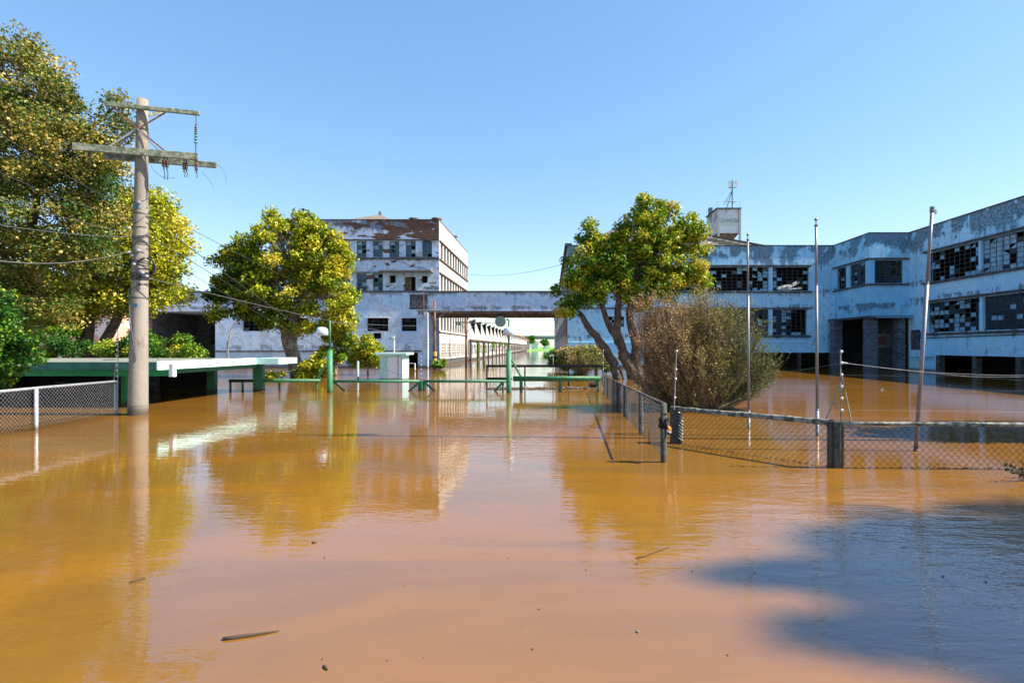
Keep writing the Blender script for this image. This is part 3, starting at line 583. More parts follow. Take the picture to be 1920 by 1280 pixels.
# ================================================================== far things
via = thing('viaduct', 'grey road viaduct crossing far behind the flooded alley', 'viaduct', (0, 350, 0))
mb = MB(); mb.box(-18, 160, 346, 358, 7.0, 8.6); mb.build('deck', M['far'], via); mb = MB(); mb.box(-18, 160, 345.6, 345.9, 8.6, 9.4); mb.build('parapet', M['farwhite'], via)
for k in range(6): MB().box(-4 + 28 * k, -1.5 + 28 * k, 349, 354, 0, 7).build('pier', M['far'], via)
for i, (a, b, h, Y, lab) in enumerate(((-15, -7, 4.2, 330, 'pale low shed in the distance under the viaduct, widest of the far ones'), (-4, 0, 3.4, 335, 'tiny white house far under the viaduct beside the wide pale shed'))):
    d = thing('distant_building', lab, 'building', ((a + b) / 2, Y, .4)); MB().box(a, b, Y, Y + 6, .4, h).build('wall', M['farwhite'], d)
    mb = MB(); mb.add([(a - .4, Y - .4, h), (b + .4, Y - .4, h), (b + .4, Y + 3, h + 1.2), (a - .4, Y + 3, h + 1.2), (b + .4, Y + 6.4, h), (a - .4, Y + 6.4, h)], [(0, 1, 2, 3), (3, 2, 4, 5), (0, 3, 5), (1, 4, 2)]); mb.build('roof', M['far'], d)
# small houses that close the row of sheds
hs = thing('end_house', 'cream house with red roof at the far end of the shed row', 'house', (-12, 225, 0))
mb = MB(); wall(mb, front(272), -22, -10.5, 0, 5.2, [(-14.5, -12.2, 1.2, 3.2)], .3); wall(mb, right(-10.5), 272, 300, 0, 5.2, [(274 + 5 * k, 277 + 5 * k, 1, 3.8) for k in range(5)], .4); mb.build('wall', M['factory_side'], hs)
MB().box(-21.5, -11.5, 272.6, 299, 0, 5).build('inner_shade_core', M['dark'], hs)
mb = MB(); mb.add([(-22.6, 271.4, 5.1), (-10, 271.4, 5.1), (-10, 301, 5.1), (-22.6, 301, 5.1), (-16, 275, 8.2), (-16, 297, 8.2)], [(0, 1, 4), (1, 2, 5, 4), (2, 3, 5), (3, 0, 4, 5)]); mb.build('roof', simple('red_tiles', (.42, .13, .07), .9), hs)

# ================================================================== trees
def leaf_mesh(name, C, S, T, mat, parent, ratio=.75, up=.5, origin=None, seed=0):
    N = len(C); g = np.random.default_rng(seed + 11)
    n = g.normal(size=(N, 3)); n[:, 2] = np.abs(n[:, 2]) * .7 + up * .6; n /= np.linalg.norm(n, axis=1)[:, None]
    a = np.cross(n, g.normal(size=(N, 3))); a /= np.linalg.norm(a, axis=1)[:, None]; b = np.cross(n, a)
    h = S[:, None]; V = np.empty((N, 4, 3))
    V[:, 0] = C - a * h * .5; V[:, 1] = C + b * h * .5 * ratio + n * h * .12; V[:, 2] = C + a * h * .5 - n * h * .06; V[:, 3] = C - b * h * .5 * ratio + n * h * .12
    w = WL[parent.name]; V -= np.array([w.x, w.y, w.z])
    me = bpy.data.meshes.new(name); me.vertices.add(N * 4); me.vertices.foreach_set('co', V.reshape(-1).astype(np.float32))
    me.loops.add(N * 4); me.loops.foreach_set('vertex_index', np.arange(N * 4, dtype=np.int32))
    me.polygons.add(N); me.polygons.foreach_set('loop_start', np.arange(0, N * 4, 4, dtype=np.int32))
    try: me.polygons.foreach_set('loop_total', np.full(N, 4, dtype=np.int32))
    except Exception: pass
    at = me.attributes.new('tint', 'FLOAT', 'FACE'); at.data.foreach_set('value', np.clip(T, 0, 1).astype(np.float32))
    me.materials.append(mat); me.update(); me.validate()
    o = bpy.data.objects.new(name, me); sc.collection.objects.link(o); o.parent = parent; WL[o.name] = w; return o
def bez(p0, p1, p2, p3, n):
    return [p0 * (1 - s) ** 3 + p1 * 3 * s * (1 - s) ** 2 + p2 * 3 * s * s * (1 - s) + p3 * s ** 3 for s in [k / n for k in range(n + 1)]]
def tree(name, label, cat, Y, stems, lobes, nleaf, lsize, lmat, bmat, r0=.25, seed=1, tint=.5, tvar=.3, tgrad=0, clump=.55, dens=1.0, group=None, cn=14, hollow=.35, up=.5, twigs=True):
    r = random.Random(seed); g = np.random.default_rng(seed)
    st = [[P(px, py, Y + dy) for px, py, dy in s] for s in stems]; base = st[0][0]
    root = thing(name, label, cat, (base.x, base.y, 0), group)
    tm = MB(); ends = []
    for s in st:
        s0 = Vector((s[0].x, s[0].y, -1.2)); pts = [s0] + s; sm = []
        for i in range(len(pts) - 1):
            for k in range(3):
                f_ = k / 3; q = pts[i].lerp(pts[i + 1], f_); sm.append(q + Vector((r.uniform(-1, 1), r.uniform(-1, 1), 0)) * r0 * .18)
        sm.append(pts[-1]); n = len(sm); rad = [r0 * (1.25 if i < 3 else 1) * (1 - .62 * i / (n - 1)) for i in range(n)]
        tm.tube(sm, rad, 9); ends += [(sm[i], rad[i]) for i in range(max(3, n // 2), n)]
    CC = []; CR = []; CT = []
    vols = [l[2] * l[3] for l in lobes]; tot = sum(vols)
    for L_, v in zip(lobes, vols):
        px, py, rx, rz = L_[:4]; dy = L_[4] if len(L_) > 4 else 0
        c = P(px, py, Y + dy); a = rx * Y / FP; b = rz * Y / FP; dd = (a + b) / 2
        e = min(ends, key=lambda q: (q[0] - c).length + r.uniform(0, .6)); d = c - e[0]
        limb = bez(e[0], e[0] + d * .3 + Vector((0, 0, .15 * d.length)), e[0] + d * .7 + Vector((r.uniform(-.3, .3), r.uniform(-.3, .3), .1)), c, 6)
        rr_ = min(e[1] * .75, .03 + .02 * d.length); tm.tube(limb, [rr_ * (1 - .75 * i / 6) for i in range(7)], 6)
        k = max(3, int(cn * v / tot * len(lobes)))
        for _ in range(k):
            q = Vector([r.gauss(0, 1) for _ in range(3)]).normalized(); rad = r.uniform(hollow, 1.0) ** .6
            cc = c + Vector((q.x * a, q.y * dd, q.z * b)) * rad
            CC.append(cc); CR.append(clump * r.uniform(.55, 1.25)); CT.append(r.gauss(0, tvar * .5) + tgrad * (cc.x - base.x))
            if twigs:
                s0 = limb[r.randint(2, 6)]; dm = (s0 + cc) / 2 + Vector((r.uniform(-.2, .2), r.uniform(-.2, .2), .12))
                tm.tube([s0, dm, cc], [rr_ * .3, rr_ * .2, .008], 4, False)
    tr = tm.build('trunk', bmat, root, smooth=True)
    CC = np.array([list(c) for c in CC]); CR = np.array(CR); CT = np.array(CT)
    wgt = CR ** 2; idx = g.choice(len(CC), nleaf, p=wgt / wgt.sum())
    off_ = g.normal(size=(nleaf, 3)); off_ /= np.linalg.norm(off_, axis=1)[:, None]; off_ *= (g.random(nleaf) ** .45)[:, None] * 1.15
    off_[:, 2] *= .75
    C = CC[idx] + off_ * CR[idx][:, None] + g.normal(size=(nleaf, 3)) * .05
    C[:, 2] = np.maximum(C[:, 2], .03)
    S = lsize * g.uniform(.6, 1.3, nleaf); T = tint + CT[idx] + g.normal(size=nleaf) * tvar * .45
    leaf_mesh('crown', C, S, T, lmat, root, origin=base, seed=seed, up=up); return root

tree('large_tree', 'tallest tree, olive brown foliage filling the upper left corner', 'tree', 24, [[(20, 720, 0), (30, 600, 0), (50, 480, 0), (70, 360, 0)], [(20, 720, 0), (-20, 560, 0), (-60, 400, 0)]],
     [(-70, 260, 130, 160), (20, 150, 75, 80), (80, 210, 70, 70), (110, 300, 110, 85), (40, 400, 130, 100), (195, 235, 46, 50), (170, 330, 70, 60), (-70, 480, 150, 120), (28, 92, 34, 24), (95, 135, 30, 26), (128, 185, 22, 20), (150, 420, 70, 70), (110, 480, 100, 50), (228, 190, 20, 10), (215, 290, 35, 40), (10, 560, 60, 60), (80, 560, 70, 50)],
     88000, .13, M['lf_oak'], M['barkdark'], .34, 3, .46, .46, 0, .60, cn=34)
tree('plane_tree', 'yellow green plane tree behind the concrete power pole', 'tree', 33, [[(170, 700, 0), (165, 640, 0), (172, 570, 0), (190, 480, 0)], [(160, 700, 0), (205, 625, 0), (235, 560, 0), (260, 500, 0)], [(165, 700, 0), (148, 620, 0), (140, 540, 0)]],
     [(240, 440, 80, 80), (295, 470, 52, 75), (200, 550, 90, 45), (285, 545, 55, 40), (120, 520, 80, 65), (215, 395, 55, 40), (290, 410, 30, 40), (60, 560, 70, 60), (318, 440, 25, 40), (120, 590, 60, 35), (285, 375, 14, 16), (335, 500, 16, 20), (340, 470, 10, 12)],
     46000, .185, M['lf_plane'], M['barkdark'], .42, 5, .55, .36, .02, .85, cn=22)
tree('leafy_shrub', 'dark green leafy shrub overhanging the left end of the green canopy', 'shrub', 15.2, [[(-70, 770, 0), (-40, 700, 0), (0, 640, 0)]],
     [(-5, 625, 45, 45), (15, 665, 42, 28), (50, 650, 26, 22), (-40, 680, 60, 60), (-10, 575, 26, 40), (70, 672, 16, 10)], 9000, .11, M['lf_green'], M['barkdark'], .09, 8, .10, .40, 0, .3, cn=16)
tree('leafy_shrub', 'bright green shrub behind the canopy, right of the power pole', 'shrub', 30, [[(300, 716, 0), (300, 680, 0), (305, 660, 0)]],
     [(300, 650, 50, 26), (250, 655, 35, 24), (350, 662, 36, 14), (270, 640, 30, 20), (215, 658, 35, 20)], 15000, .12, M['lf_green'], M['barkdark'], .1, 9, .3, .4, 0, .4, cn=14)
tree('leafy_shrub', 'dark shrubs below the trees, left of the leaning plane trunk', 'shrub', 30, [[(90, 716, 0), (90, 690, 0), (95, 660, 0)]],
     [(80, 640, 60, 36), (120, 655, 40, 20), (30, 650, 60, 40)], 15000, .12, M['lf_green'], M['barkdark'], .1, 10, .1, .35, 0, .4, cn=14)
tree('plane_tree', 'round yellow green plane tree with thick pale trunk before the low wing', 'tree', 35.5, [[(566, 706, 0), (556, 680, 0), (542, 645, 0), (532, 610, 0), (520, 575, 0)], [(560, 706, 0), (548, 660, 0), (546, 610, 0), (570, 560, 0)]],
     [(535, 475, 82, 62), (600, 490, 58, 60), (465, 505, 60, 52), (622, 560, 44, 62), (520, 555, 88, 52), (437, 560, 38, 45), (560, 600, 62, 30), (513, 428, 26, 28), (566, 425, 24, 28), (590, 445, 36, 32), (632, 500, 24, 34), (425, 525, 22, 24), (640, 610, 30, 24), (604, 440, 16, 20), (413, 490, 12, 12), (432, 470, 14, 14), (398, 560, 14, 14), (515, 405, 10, 10), (563, 405, 12, 10), (655, 575, 14, 20), (405, 590, 16, 10)],
     46000, .20, M['lf_plane'], M['bark'], .58, 12, .54, .42, .05, .50, cn=22)
tree('young_tree', 'small tree with shaggy trunk just right of the left green lamp post', 'tree', 37, [[(630, 704, 0), (628, 680, 0), (627, 650, 0), (625, 620, 0)]],
     [(640, 655, 26, 26), (612, 660, 16, 18), (655, 640, 16, 14), (628, 630, 22, 20)], 6000, .17, M['lf_green'], M['bark'], .22, 14, .55, .4, 0, .35, cn=10)
tree('leafy_shrub', 'yellowing shrub at the foot of the pale plane trunk', 'shrub', 34.5, [[(590, 706, 0), (590, 695, 0), (592, 685, 0)]],
     [(590, 690, 24, 18), (605, 680, 16, 20), (575, 702, 30, 10), (520, 705, 30, 6)], 6000, .17, M['lf_plane'], M['bark'], .06, 15, .6, .4, 0, .35, cn=10)
tree('leafy_shrub', 'yellow bushy shrub left of the mint kiosk', 'shrub', 38, [[(690, 702, 0), (690, 690, 0), (692, 670, 0)]],
     [(690, 662, 30, 22), (705, 650, 14, 12), (690, 640, 8, 12), (675, 675, 16, 12), (706, 676, 14, 14)], 8000, .18, M['lf_plane'], M['bark'], .08, 16, .6, .4, 0, .4, cn=14)
tree('leafy_tree', 'broad green tree with several leaning trunks right of the gateway', 'tree', 33, [[(1188, 712, 0), (1180, 680, 0), (1165, 650, 0), (1148, 620, 0), (1128, 570, 0)], [(1192, 712, 0), (1170, 670, 0), (1158, 620, 0), (1160, 560, 0), (1165, 520, 0)], [(1195, 712, 0), (1192, 650, 0), (1182, 600, 0), (1182, 550, 0), (1200, 500, 0)], [(1160, 712, 0), (1150, 680, 0), (1125, 640, 0), (1100, 610, 0), (1085, 585, 0)]],
     [(1215, 410, 38, 36), (1190, 450, 48, 46), (1255, 450, 46, 42), (1115, 460, 30, 40), (1085, 505, 28, 44), (1140, 520, 64, 46), (1230, 520, 66, 44), (1300, 445, 22, 34), (1298, 510, 30, 44), (1100, 555, 38, 26), (1065, 575, 26, 22), (1260, 400, 14, 16), (1150, 480, 50, 40), (1045, 540, 12, 14), (1190, 560, 40, 22), (1212, 383, 14, 16), (1240, 385, 10, 14), (1106, 425, 12, 16), (1088, 445, 10, 12), (1165, 440, 12, 14), (1272, 425, 14, 16), (1302, 415, 9, 14), (1325, 470, 9, 12), (1318, 535, 14, 16), (1070, 535, 14, 14)],
     36000, .20, M['lf_green'], M['barkdark'], .40, 18, .60, .42, .02, .42, cn=20, hollow=.1)
tree('leafy_shrub', 'green shrub before the office alley wall, left of the leaning trunks', 'shrub', 40, [[(1090, 700, 0), (1090, 690, 0), (1092, 670, 0)]],
     [(1075, 672, 26, 18), (1110, 668, 28, 20), (1090, 680, 40, 12), (1135, 680, 20, 16)], 12000, .16, M['lf_bush'], M['barkdark'], .08, 20, .35, .5, 0, .45, cn=14)
tree('leafy_shrub', 'dark shrub growing out of the flood at the alley mouth', 'shrub', 46, [[(1050, 696, 0), (1050, 690, 0), (1052, 675, 0)]],
     [(1040, 672, 16, 12), (1056, 676, 18, 12)], 5000, .17, M['lf_bright'], M['barkdark'], .06, 21, .15, .35, 0, .45, cn=12)
tree('fern_clump', 'bright green fern clump sprouting by the banded pole', 'fern', 47, [[(826, 692, 0), (826, 688, 0), (826, 684, 0)]],
     [(826, 681, 11, 6)], 900, .28, M['lf_bright'], M['barkdark'], .03, 22, .8, .2, 0, .3, cn=10)
for i, (px, Y, h_, lab) in enumerate(((1078, 268, 6.0, 'rounded green tree on the field, right side under the viaduct'), (1020, 300, 5.2, 'small green tree on the field in the middle under the viaduct'), (992, 275, 8.0, 'green tree just behind the red roofed end house'))):
    zt = PZ(650, Y)
    tree('distant_tree', lab, 'tree', Y, [[(px, 652, 0), (px, 648, 0), (px, 645, 0)]], [(px, 650 - h_ * 1.6, h_ * 1.1, h_ * .9)], 1500, .8, M['lf_bright'], M['barkdark'], .3, 30 + i, .4, .3, 0, 1.4, cn=12, twigs=False)
# palm behind the broad tree
pm = thing('palm_tree', 'small feathery palm half hidden behind the broad tree', 'palm', (PX(1112, 44), 44, 0))
x, y = PX(1118, 44), 44
MB().tube([(x, y, -1), (x, y, 1.6)], [.18, .13], 8).build('trunk', M['barkdark'], pm)
C = []; fr = MB(); r = random.Random(4)
for k in range(16):
    a = 2 * math.pi * k / 16 + r.uniform(-.2, .2); L_ = r.uniform(1.3, 1.9); pts = []
    for s in range(9):
        q = s / 8; pts.append(Vector((x + math.cos(a) * L_ * q, y + math.sin(a) * L_ * q, 1.6 + 1.3 * q * r.uniform(.97, 1.03) - 1.5 * q * q)))
    fr.tube(pts, [.025 * (1 - .8 * s / 8) for s in range(9)], 4)
    for s in range(1, 9):
        for m_ in range(4):
            q0 = pts[s].lerp(pts[s - 1], m_ / 4); sd_ = Vector((-math.sin(a), math.cos(a), -.35))
            for sg in (-1, 1):
                tip = q0 + Vector((sd_.x * sg, sd_.y * sg, -.3)) * .38 * (1.15 - s / 9) + Vector((math.cos(a), math.sin(a), 0)) * .16
                fr.add([q0, q0 + Vector((math.cos(a), math.sin(a), 0)) * .05, tip], [(0, 1, 2)])
fr.build('frond', simple('palm_frond', (.10, .26, .12), .6, 0, .4), pm)

# twiggy bush standing in the flood
def twig_bush(name, label, Y, base, lobes, nst, nside, nl, seed, rm=.011, lsz=.05):
    r = random.Random(seed); g = np.random.default_rng(seed); B = P(base[0], base[1], Y)
    root = thing(name, label, 'bush', (B.x, B.y, 0)); mb = MB(); C = []; T = []
    cl = []
    for i in range(nst // 16):
        L_ = lobes[r.choices(range(len(lobes)), [l[2] * l[3] for l in lobes])[0]]
        c = P(L_[0], L_[1], Y); a = L_[2] * Y / FP; b = L_[3] * Y / FP
        q = Vector([r.gauss(0, 1) for _ in range(3)]).normalized() * min(1.0, r.uniform(.25, 1.1) ** .5)
        cl.append(c + Vector((q.x * a, q.y * (a + b) * .6, q.z * b)) * r.choice([.9, 1.0, 1.12]) if 0 else c + Vector((q.x * a * 1.06, q.y * (a + b) * .6, q.z * b * 1.08)))
    for i in range(nst):
        e = r.choice(cl) + Vector((r.gauss(0, .17), r.gauss(0, .17), r.gauss(0, .17))); e.z = max(e.z, .12)
        s0 = Vector((B.x + r.gauss(0, .28), B.y + r.gauss(0, .25), -.1)); d = e - s0
        pts = bez(s0, s0 + Vector((d.x * .45, d.y * .45, d.z * .25)), s0 + Vector((d.x * .85, d.y * .85, d.z * .6)) + Vector((r.uniform(-.15, .15), r.uniform(-.15, .15), 0)), e, 6)
        big = i < nst * .06; mb.cur = 1 if r.random() < (e.x - B.x + .9) / 2.6 else 0
        mb.tube(pts, [(rm * 2.6 if big else rm * .75) * (1 - .8 * k / 6) + .002 for k in range(7)], 3, False)
        for _ in range(nside):
            k = r.randint(3, 6); p0 = pts[k]; dr = (pts[k] - pts[k - 1]).normalized() + Vector((r.uniform(-.7, .7), r.uniform(-.7, .7), r.uniform(-.1, .8)))
            ln = r.uniform(.15, .42); p1 = p0 + dr.normalized() * ln
            mb.tube([p0, (p0 + p1) / 2 + Vector((0, 0, .02)), p1], [.0042, .0034, .0022], 3, False)
            for _ in range(nl):
                C.append(list(p0.lerp(p1, r.uniform(.2, 1.05)) + Vector((r.gauss(0, .025), r.gauss(0, .025), r.gauss(0, .025)))))
                T.append(.50 - .28 * (p1.x - B.x) + r.gauss(0, .22))
    mb.build('branch', [M['twig'], M['twig2']], root)
    C = np.array(C); C[:, 2] = np.maximum(C[:, 2], .02); g = np.random.default_rng(seed)
    leaf_mesh('foliage', C, lsz * g.uniform(.6, 1.3, len(C)), np.array(T), M['lf_bush'], root, .55, seed=seed); return root
twig_bush('twiggy_bush', 'brown twiggy bush rising from the water behind the corner fence post', 17.4, (1318, 762), [(1262, 625, 66, 76), (1345, 640, 74, 74), (1400, 680, 44, 50), (1300, 700, 84, 44), (1228, 680, 34, 66), (1275, 590, 58, 36), (1320, 600, 50, 36), (1425, 700, 20, 26)], 2700, 6, 5, 5, lsz=.055)
twig_bush('twiggy_bush', 'small dry brown bush at the foot of the broad tree', 38, (1085, 700), [(1085, 665, 26, 16), (1105, 675, 20, 12)], 260, 4, 3, 6, .014, .09)

# off-frame trees that shade the right foreground (they stand beyond the right edge of the photo)
def shade_tree(label, bx, by, lobes, nleaf, seed):
    r = random.Random(seed); g = np.random.default_rng(seed); root = thing('tall_tree', label, 'tree', (bx, by, 0))
    tm = MB(); b = Vector((bx, by, -1.2)); tp = Vector((bx, by, 5.5)); tm.tube([b, Vector((bx + .1, by, 2)), tp], [.38, .3, .2], 10); C = []
    for (x, y, z, rx, ry, rz, n) in lobes:
        c = Vector((x, y, z)); tm.tube(bez(Vector((bx, by, 4.2)), Vector((bx, by, 6)), c - Vector((0, 0, .8)), c, 6), [.16, .14, .12, .1, .07, .05, .03], 6)
        q = g.normal(size=(n, 3)); q /= np.linalg.norm(q, axis=1)[:, None]; q *= (g.random(n) ** .55)[:, None] * 1.1
        q *= 1 + .3 * np.sin(q[:, :1] * 7 + z) * np.sin(q[:, 1:2] * 6 + x); q = q[(np.sin(q[:, 0] * 8 + x) + np.sin(q[:, 1] * 9 + y) + np.sin(q[:, 2] * 7)) > -.9]; n = len(q); C.append(np.array([x, y, z]) + q * np.array([rx, ry, rz]) + g.normal(size=(n, 3)) * .09)
    tm.build('trunk', M['barkdark'], root); C = np.concatenate(C)
    leaf_mesh('crown', C, .2 * g.uniform(.7, 1.3, len(C)), g.uniform(.1, .6, len(C)), M['lf_green'], root, seed=seed); return root
def sh_(x, y, z, *r): t_ = z / math.tan(ELEV); return (x + t_, y - t_ * math.tan(AZ), z, *r)
shade_tree('tall leafy tree beyond the right edge of the photo, nearest the camera', 33, 3.0,
     [sh_(3.9, 5.2, 30, 1.0, .9, .8, 3600), sh_(5.0, 5.3, 31, 1.6, 1.2, 1.0, 8500), sh_(2.2, 4.7, 30, .7, .22, .3, 900), sh_(3.0, 4.6, 31, .8, .35, .4, 1500), sh_(2.5, 3.75, 30, .7, .3, .4, 1300), sh_(3.4, 3.5, 30.5, .8, .5, .5, 2200), sh_(4.5, 4.0, 30, 1.4, 1.1, .9, 7000), sh_(6.5, 4.9, 32, 1.8, 1.6, 1.3, 9000), sh_(3.8, 2.7, 30.4, 1.1, .6, .6, 2800)], 0, 3)
shade_tree('tall leafy tree beyond the right edge of the photo, level with the fence', 20.5, 12.6,
     [sh_(9.6, 12.3, 10, 2.2, 1.0, .9, 9000), sh_(12, 12.6, 11, 2.2, 1.6, 1.2, 9000), sh_(13, 11.5, 9, 2, 1.6, 1.2, 8000)], 0, 4)
mp = thing('street_mast', 'tall steel street light mast beyond the right edge of the photo', 'street lamp', (11.6, 11.2, 0))
MB().tube([(11.6, 11.2, -1.5), (11.6, 11.2, 18.6)], [.085, .05], 12).build('mast', M['galv'], mp)
mb = MB(); mb.obox((11.6, 11.2, 18.55), (12.9, 11.2, 18.75), .07, .07); ar = mb.build('arm', M['galv'], mp); mb = MB(); mb.box(12.8, 13.5, 11.05, 11.35, 18.68, 18.84); mb.build('lamp_head', M['far'], mp)

# ================================================================== concrete power pole
pp = thing('power_pole', 'tall concrete power pole with two mossy timber crossarms standing in the flood', 'power pole', (-12.17, 15.75, 0))
py0 = 15.75; xb = PX(258.5, py0); xt = PX(267.5, py0); zt = PZ(187, py0)
def pol(z): s = z / zt; return Vector((xb + (xt - xb) * s, py0, z))
mb = MB(); zz = [-1.4, 0] + [zt * k / 12 for k in range(1, 13)]; mb.tube([pol(z) for z in zz], [.255 - .115 * max(z, 0) / zt for z in zz], 24); mb.build('pole', M['pole'], pp, smooth=True)
AD = Vector((3.8, 1.06, 0)).normalized()
def arm(z, l, r_, w, h, off, name='crossarm', tl=0):
    c = pol(z) + Vector((0, off, 0)); mb = MB(); mb.obox(c - AD * l + Vector((0, 0, tl)), c + AD * r_ - Vector((0, 0, tl)), w, h); return mb.build(name, M['arm'], pp, bevel=.01)
arm(7.66, 1.50, 1.60, .1, .2, -.26); arm(7.60, 1.1, 1.82, .1, .17, .24)
arm(8.98, .80, 1.60, .09, .12, -.2)
c = pol(8.98); mb = MB(); mb.obox(c + Vector((.1, .1, -.1)), c + Vector((.5, .7, .35)), .08, .08); mb.build('stub_arm', M['arm'], pp)
def brace(a, b, m='rust', w=.045):
    mb = MB(); mb.obox(a, b, .012, w); mb.build('brace', M[m], pp)
for z, s, zb, o in ((8.95, -.62, 8.35, -.2), (8.9, .7, 8.35, -.2)):
    brace(pol(z) + AD * s + Vector((0, o, 0)), pol(zb) + Vector((0, o + .02, 0)))
for s, m in ((-.72, 'galv'), (-.5, 'steel'), (.78, 'rust'), (.6, 'galv')): brace(pol(7.72) + AD * s + Vector((0, -.22, 0)), pol(8.36) + Vector((0, -.19, 0)), m)
def insul(p, n=4, r_=.055, mat='porc', tail=.35, name='insulator', step=.05):
    mb = MB()
    for k in range(n): mb.lathe((p[0], p[1], p[2] - step * k), [(.012, .03), (r_, .0), (r_ * .9, -.015), (.02, -.012)], 12)
    mb.tube([p + Vector((0, 0, .12)), p - Vector((0, 0, step * n + .06))], .016, 6); o = mb.build(name, M[mat], pp, smooth=True)
    if tail:
        mb = MB(); q = p - Vector((0, 0, step * n)); mb.tube([q, q + Vector((.03, 0, -tail * .5)), q + Vector((.01, 0, -tail))], .011, 5); mb.build('jumper_wire', M['wire'], o)
for s in (.80, .72): insul(pol(7.46) + AD * s + Vector((0, -.25, 0)), 4)
for s in (1.28, 1.54, 1.22): insul(pol(7.44) + AD * s + Vector((0, -.22, 0)), 4, .05, 'porc', .2 if s < 1.6 else .45)
insul(pol(7.5) + AD * -1.15 + Vector((0, -.2, 0)), 2, .05, 'porc', .2)
q = pol(8.55) + AD * 1.50 + Vector((0, -.2, 0))
mb = MB(); mb.tube([q + Vector((0, 0, .35)), q + Vector((.02, 0, 0))], .01, 5); mb.tube([q - Vector((0, 0, .6)), q - Vector((0, 0, .95))], .014, 5); mb.build('suspension_rod', M['wire'], pp)
insul(q, 4, .04, 'porc', 0, 'insulator', .06); insul(q - Vector((0, 0, .26)), 3, .055, 'glassins', 0, 'insulator', .09)
mb = MB()
def loose(a, b, c, d, n=10, r_=.006): mb.tube(bez(a, b, c, d, n), r_, 4, False)
for (za, ua, da, db, dc) in ((7.55, 1.78, (.3, 0, .02), (.5, 0, -.2), (.48, 0, -.55)), (7.5, .2, (.1, 0, -.4), (.4, 0, -.55), (.75, 0, -.5)), (7.3, 1.55, (.2, 0, -.2), (.3, 0, -.3), (.38, 0, -.5))):
    q = pol(za) + AD * ua; mb = MB(); mb.tube(bez(q, q + Vector(da), q + Vector(db), q + Vector(dc), 10), .006, 4, False); mb.build('loose_wire', M['wire'], pp)

def prad(z): return .255 - .115 * z / zt
mb = MB()
r = random.Random(5)
for k in range(26):                      # wire wraps and loops down the pole
    z = r.choice([r.uniform(3.6, 6.4), r.uniform(4.2, 5.6)]); pts = []; R_ = prad(z) + .012; t0 = r.uniform(0, 6.28); tl = r.uniform(-.25, .25); full = r.uniform(3.5, 6.4)
    for s in range(17):
        a = t0 + full * s / 16; pts.append(pol(z + tl * math.sin(a + k)) + Vector((math.cos(a) * R_, math.sin(a) * R_, .0)))
    mb.tube(pts, .008, 4, False)
for k in range(7):
    z = 3.98 + .035 * k; mb.tube([pol(z + .02 * math.sin(a * 1.0)) + Vector((math.cos(a), math.sin(a), 0)) * (prad(z) + .014) for a in [2 * math.pi * s / 18 for s in range(19)]], .012, 4, False)
mb.build('wire_wrap', M['wire'], pp)
mb = MB(); c = pol(4.3) + Vector((.32, -.2, 0))
for rr_ in (.30, .285, .27): mb.tube([c + Vector((math.cos(a) * rr_ * .95, 0, math.sin(a) * rr_)) for a in [2 * math.pi * s / 28 for s in range(29)]], .016, 5, False)
mb.build('cable_coil', M['wire'], pp)
for z, dx in ((4.75, -.16), (4.65, -.05), (4.4, .0), (4.15, .25), (4.05, .38), (6.2, .1), (4.8, .12), (5.45, -.18)): MB().ball(pol(z) + Vector((dx, -prad(z) - .03, 0)), .055, 10, .8).build('clamp', M['galv'], pp)
for z in (3.2, 6.05): 
    b_ = MB(); b_.box(pol(z).x + .02, pol(z).x + .2, 15.4, 15.5, z - .05, z + .05); b_.build('bracket', M['fframe'], pp)
mb = MB(); mb.tube([pol(3.7) + Vector((-.2, -.16, 0)), pol(2.6) + Vector((-.05, -.25, 0)), pol(1.6) + Vector((.1, -.23, 0))], .012, 5); mb.tube([pol(2.9) + Vector((-.15, -.22, .0)), pol(1.9) + Vector((.02, -.25, 0))], .009, 4); mb.build('earth_wire', M['wirelight'], pp)
for z in (.28, 3.42, 5.9): mb = MB(); mb.tube([pol(z), pol(z + .035)], prad(z) + .006, 24); mb.build('band', M['steel'] if z > 1 else M['pole'], pp)

# ================================================================== cables
def cable(p0, p1, sag, r_, label, mat='wire', grp='overhead cables tied to the concrete pole'):
    pts = []; n = 20
    for k in range(n + 1):
        s = k / n; q = p0.lerp(p1, s); q.z -= sag * 4 * s * (1 - s); pts.append(q)
    mb = MB(); mb.tube(pts, r_ * .6, 5, False); tag(mb.build('cable', M[mat], None, p0, smooth=True), label, 'cable', grp)
cable(pol(PZ(445, 15.75)), P(-60, 412, 13.5), .1, .016, 'pale cable running left from the pole at mid height', 'wirelight')
cable(pol(PZ(441, 15.75)), P(-60, 350, 12.5), .1, .011, 'thin dark cable climbing left from the pole just above the pale one')
cable(pol(PZ(465, 15.75)), P(-60, 480, 12.8), .3, .014, 'lowest pale cable sagging left from the pole into the trees', 'wirelight')
cable(pol(PZ(400, 15.75)), P(-60, 210, 12), .15, .011, 'steep dark cable rising to the upper left from the pole')
cable(pol(PZ(415, 15.75)), P(-60, 295, 12), .15, .010, 'dark cable rising to the left between the steep and the thin one')
cable(P(278, 385, 15.7), P(560, 530, 34), .1, .016, 'topmost cable leaving the pole to the right above the plane tree')
cable(P(275, 405, 15.7), P(620, 650, 37), .1, .022, 'thick dark cable descending right from the pole behind the round plane tree')
cable(P(275, 465, 15.7), P(610, 660, 37), .0, .013, 'thin middle cable descending right from the pole')
cable(P(272, 520, 15.7), P(873, 637, 60), .5, .02, 'lowest pale cable running right from the pole across the low wing', 'wirelight')
cable(P(275, 440, 15.7), P(475, 560, 34), .0, .020, 'dark double cable ending in the left side of the round plane tree')
cable(P(618, 603, 23.5), P(815, 610, 48), .1, .02, 'pale wire from the left green lamp post to the banded pole', 'wirelight', 'wires between the poles in the yard')
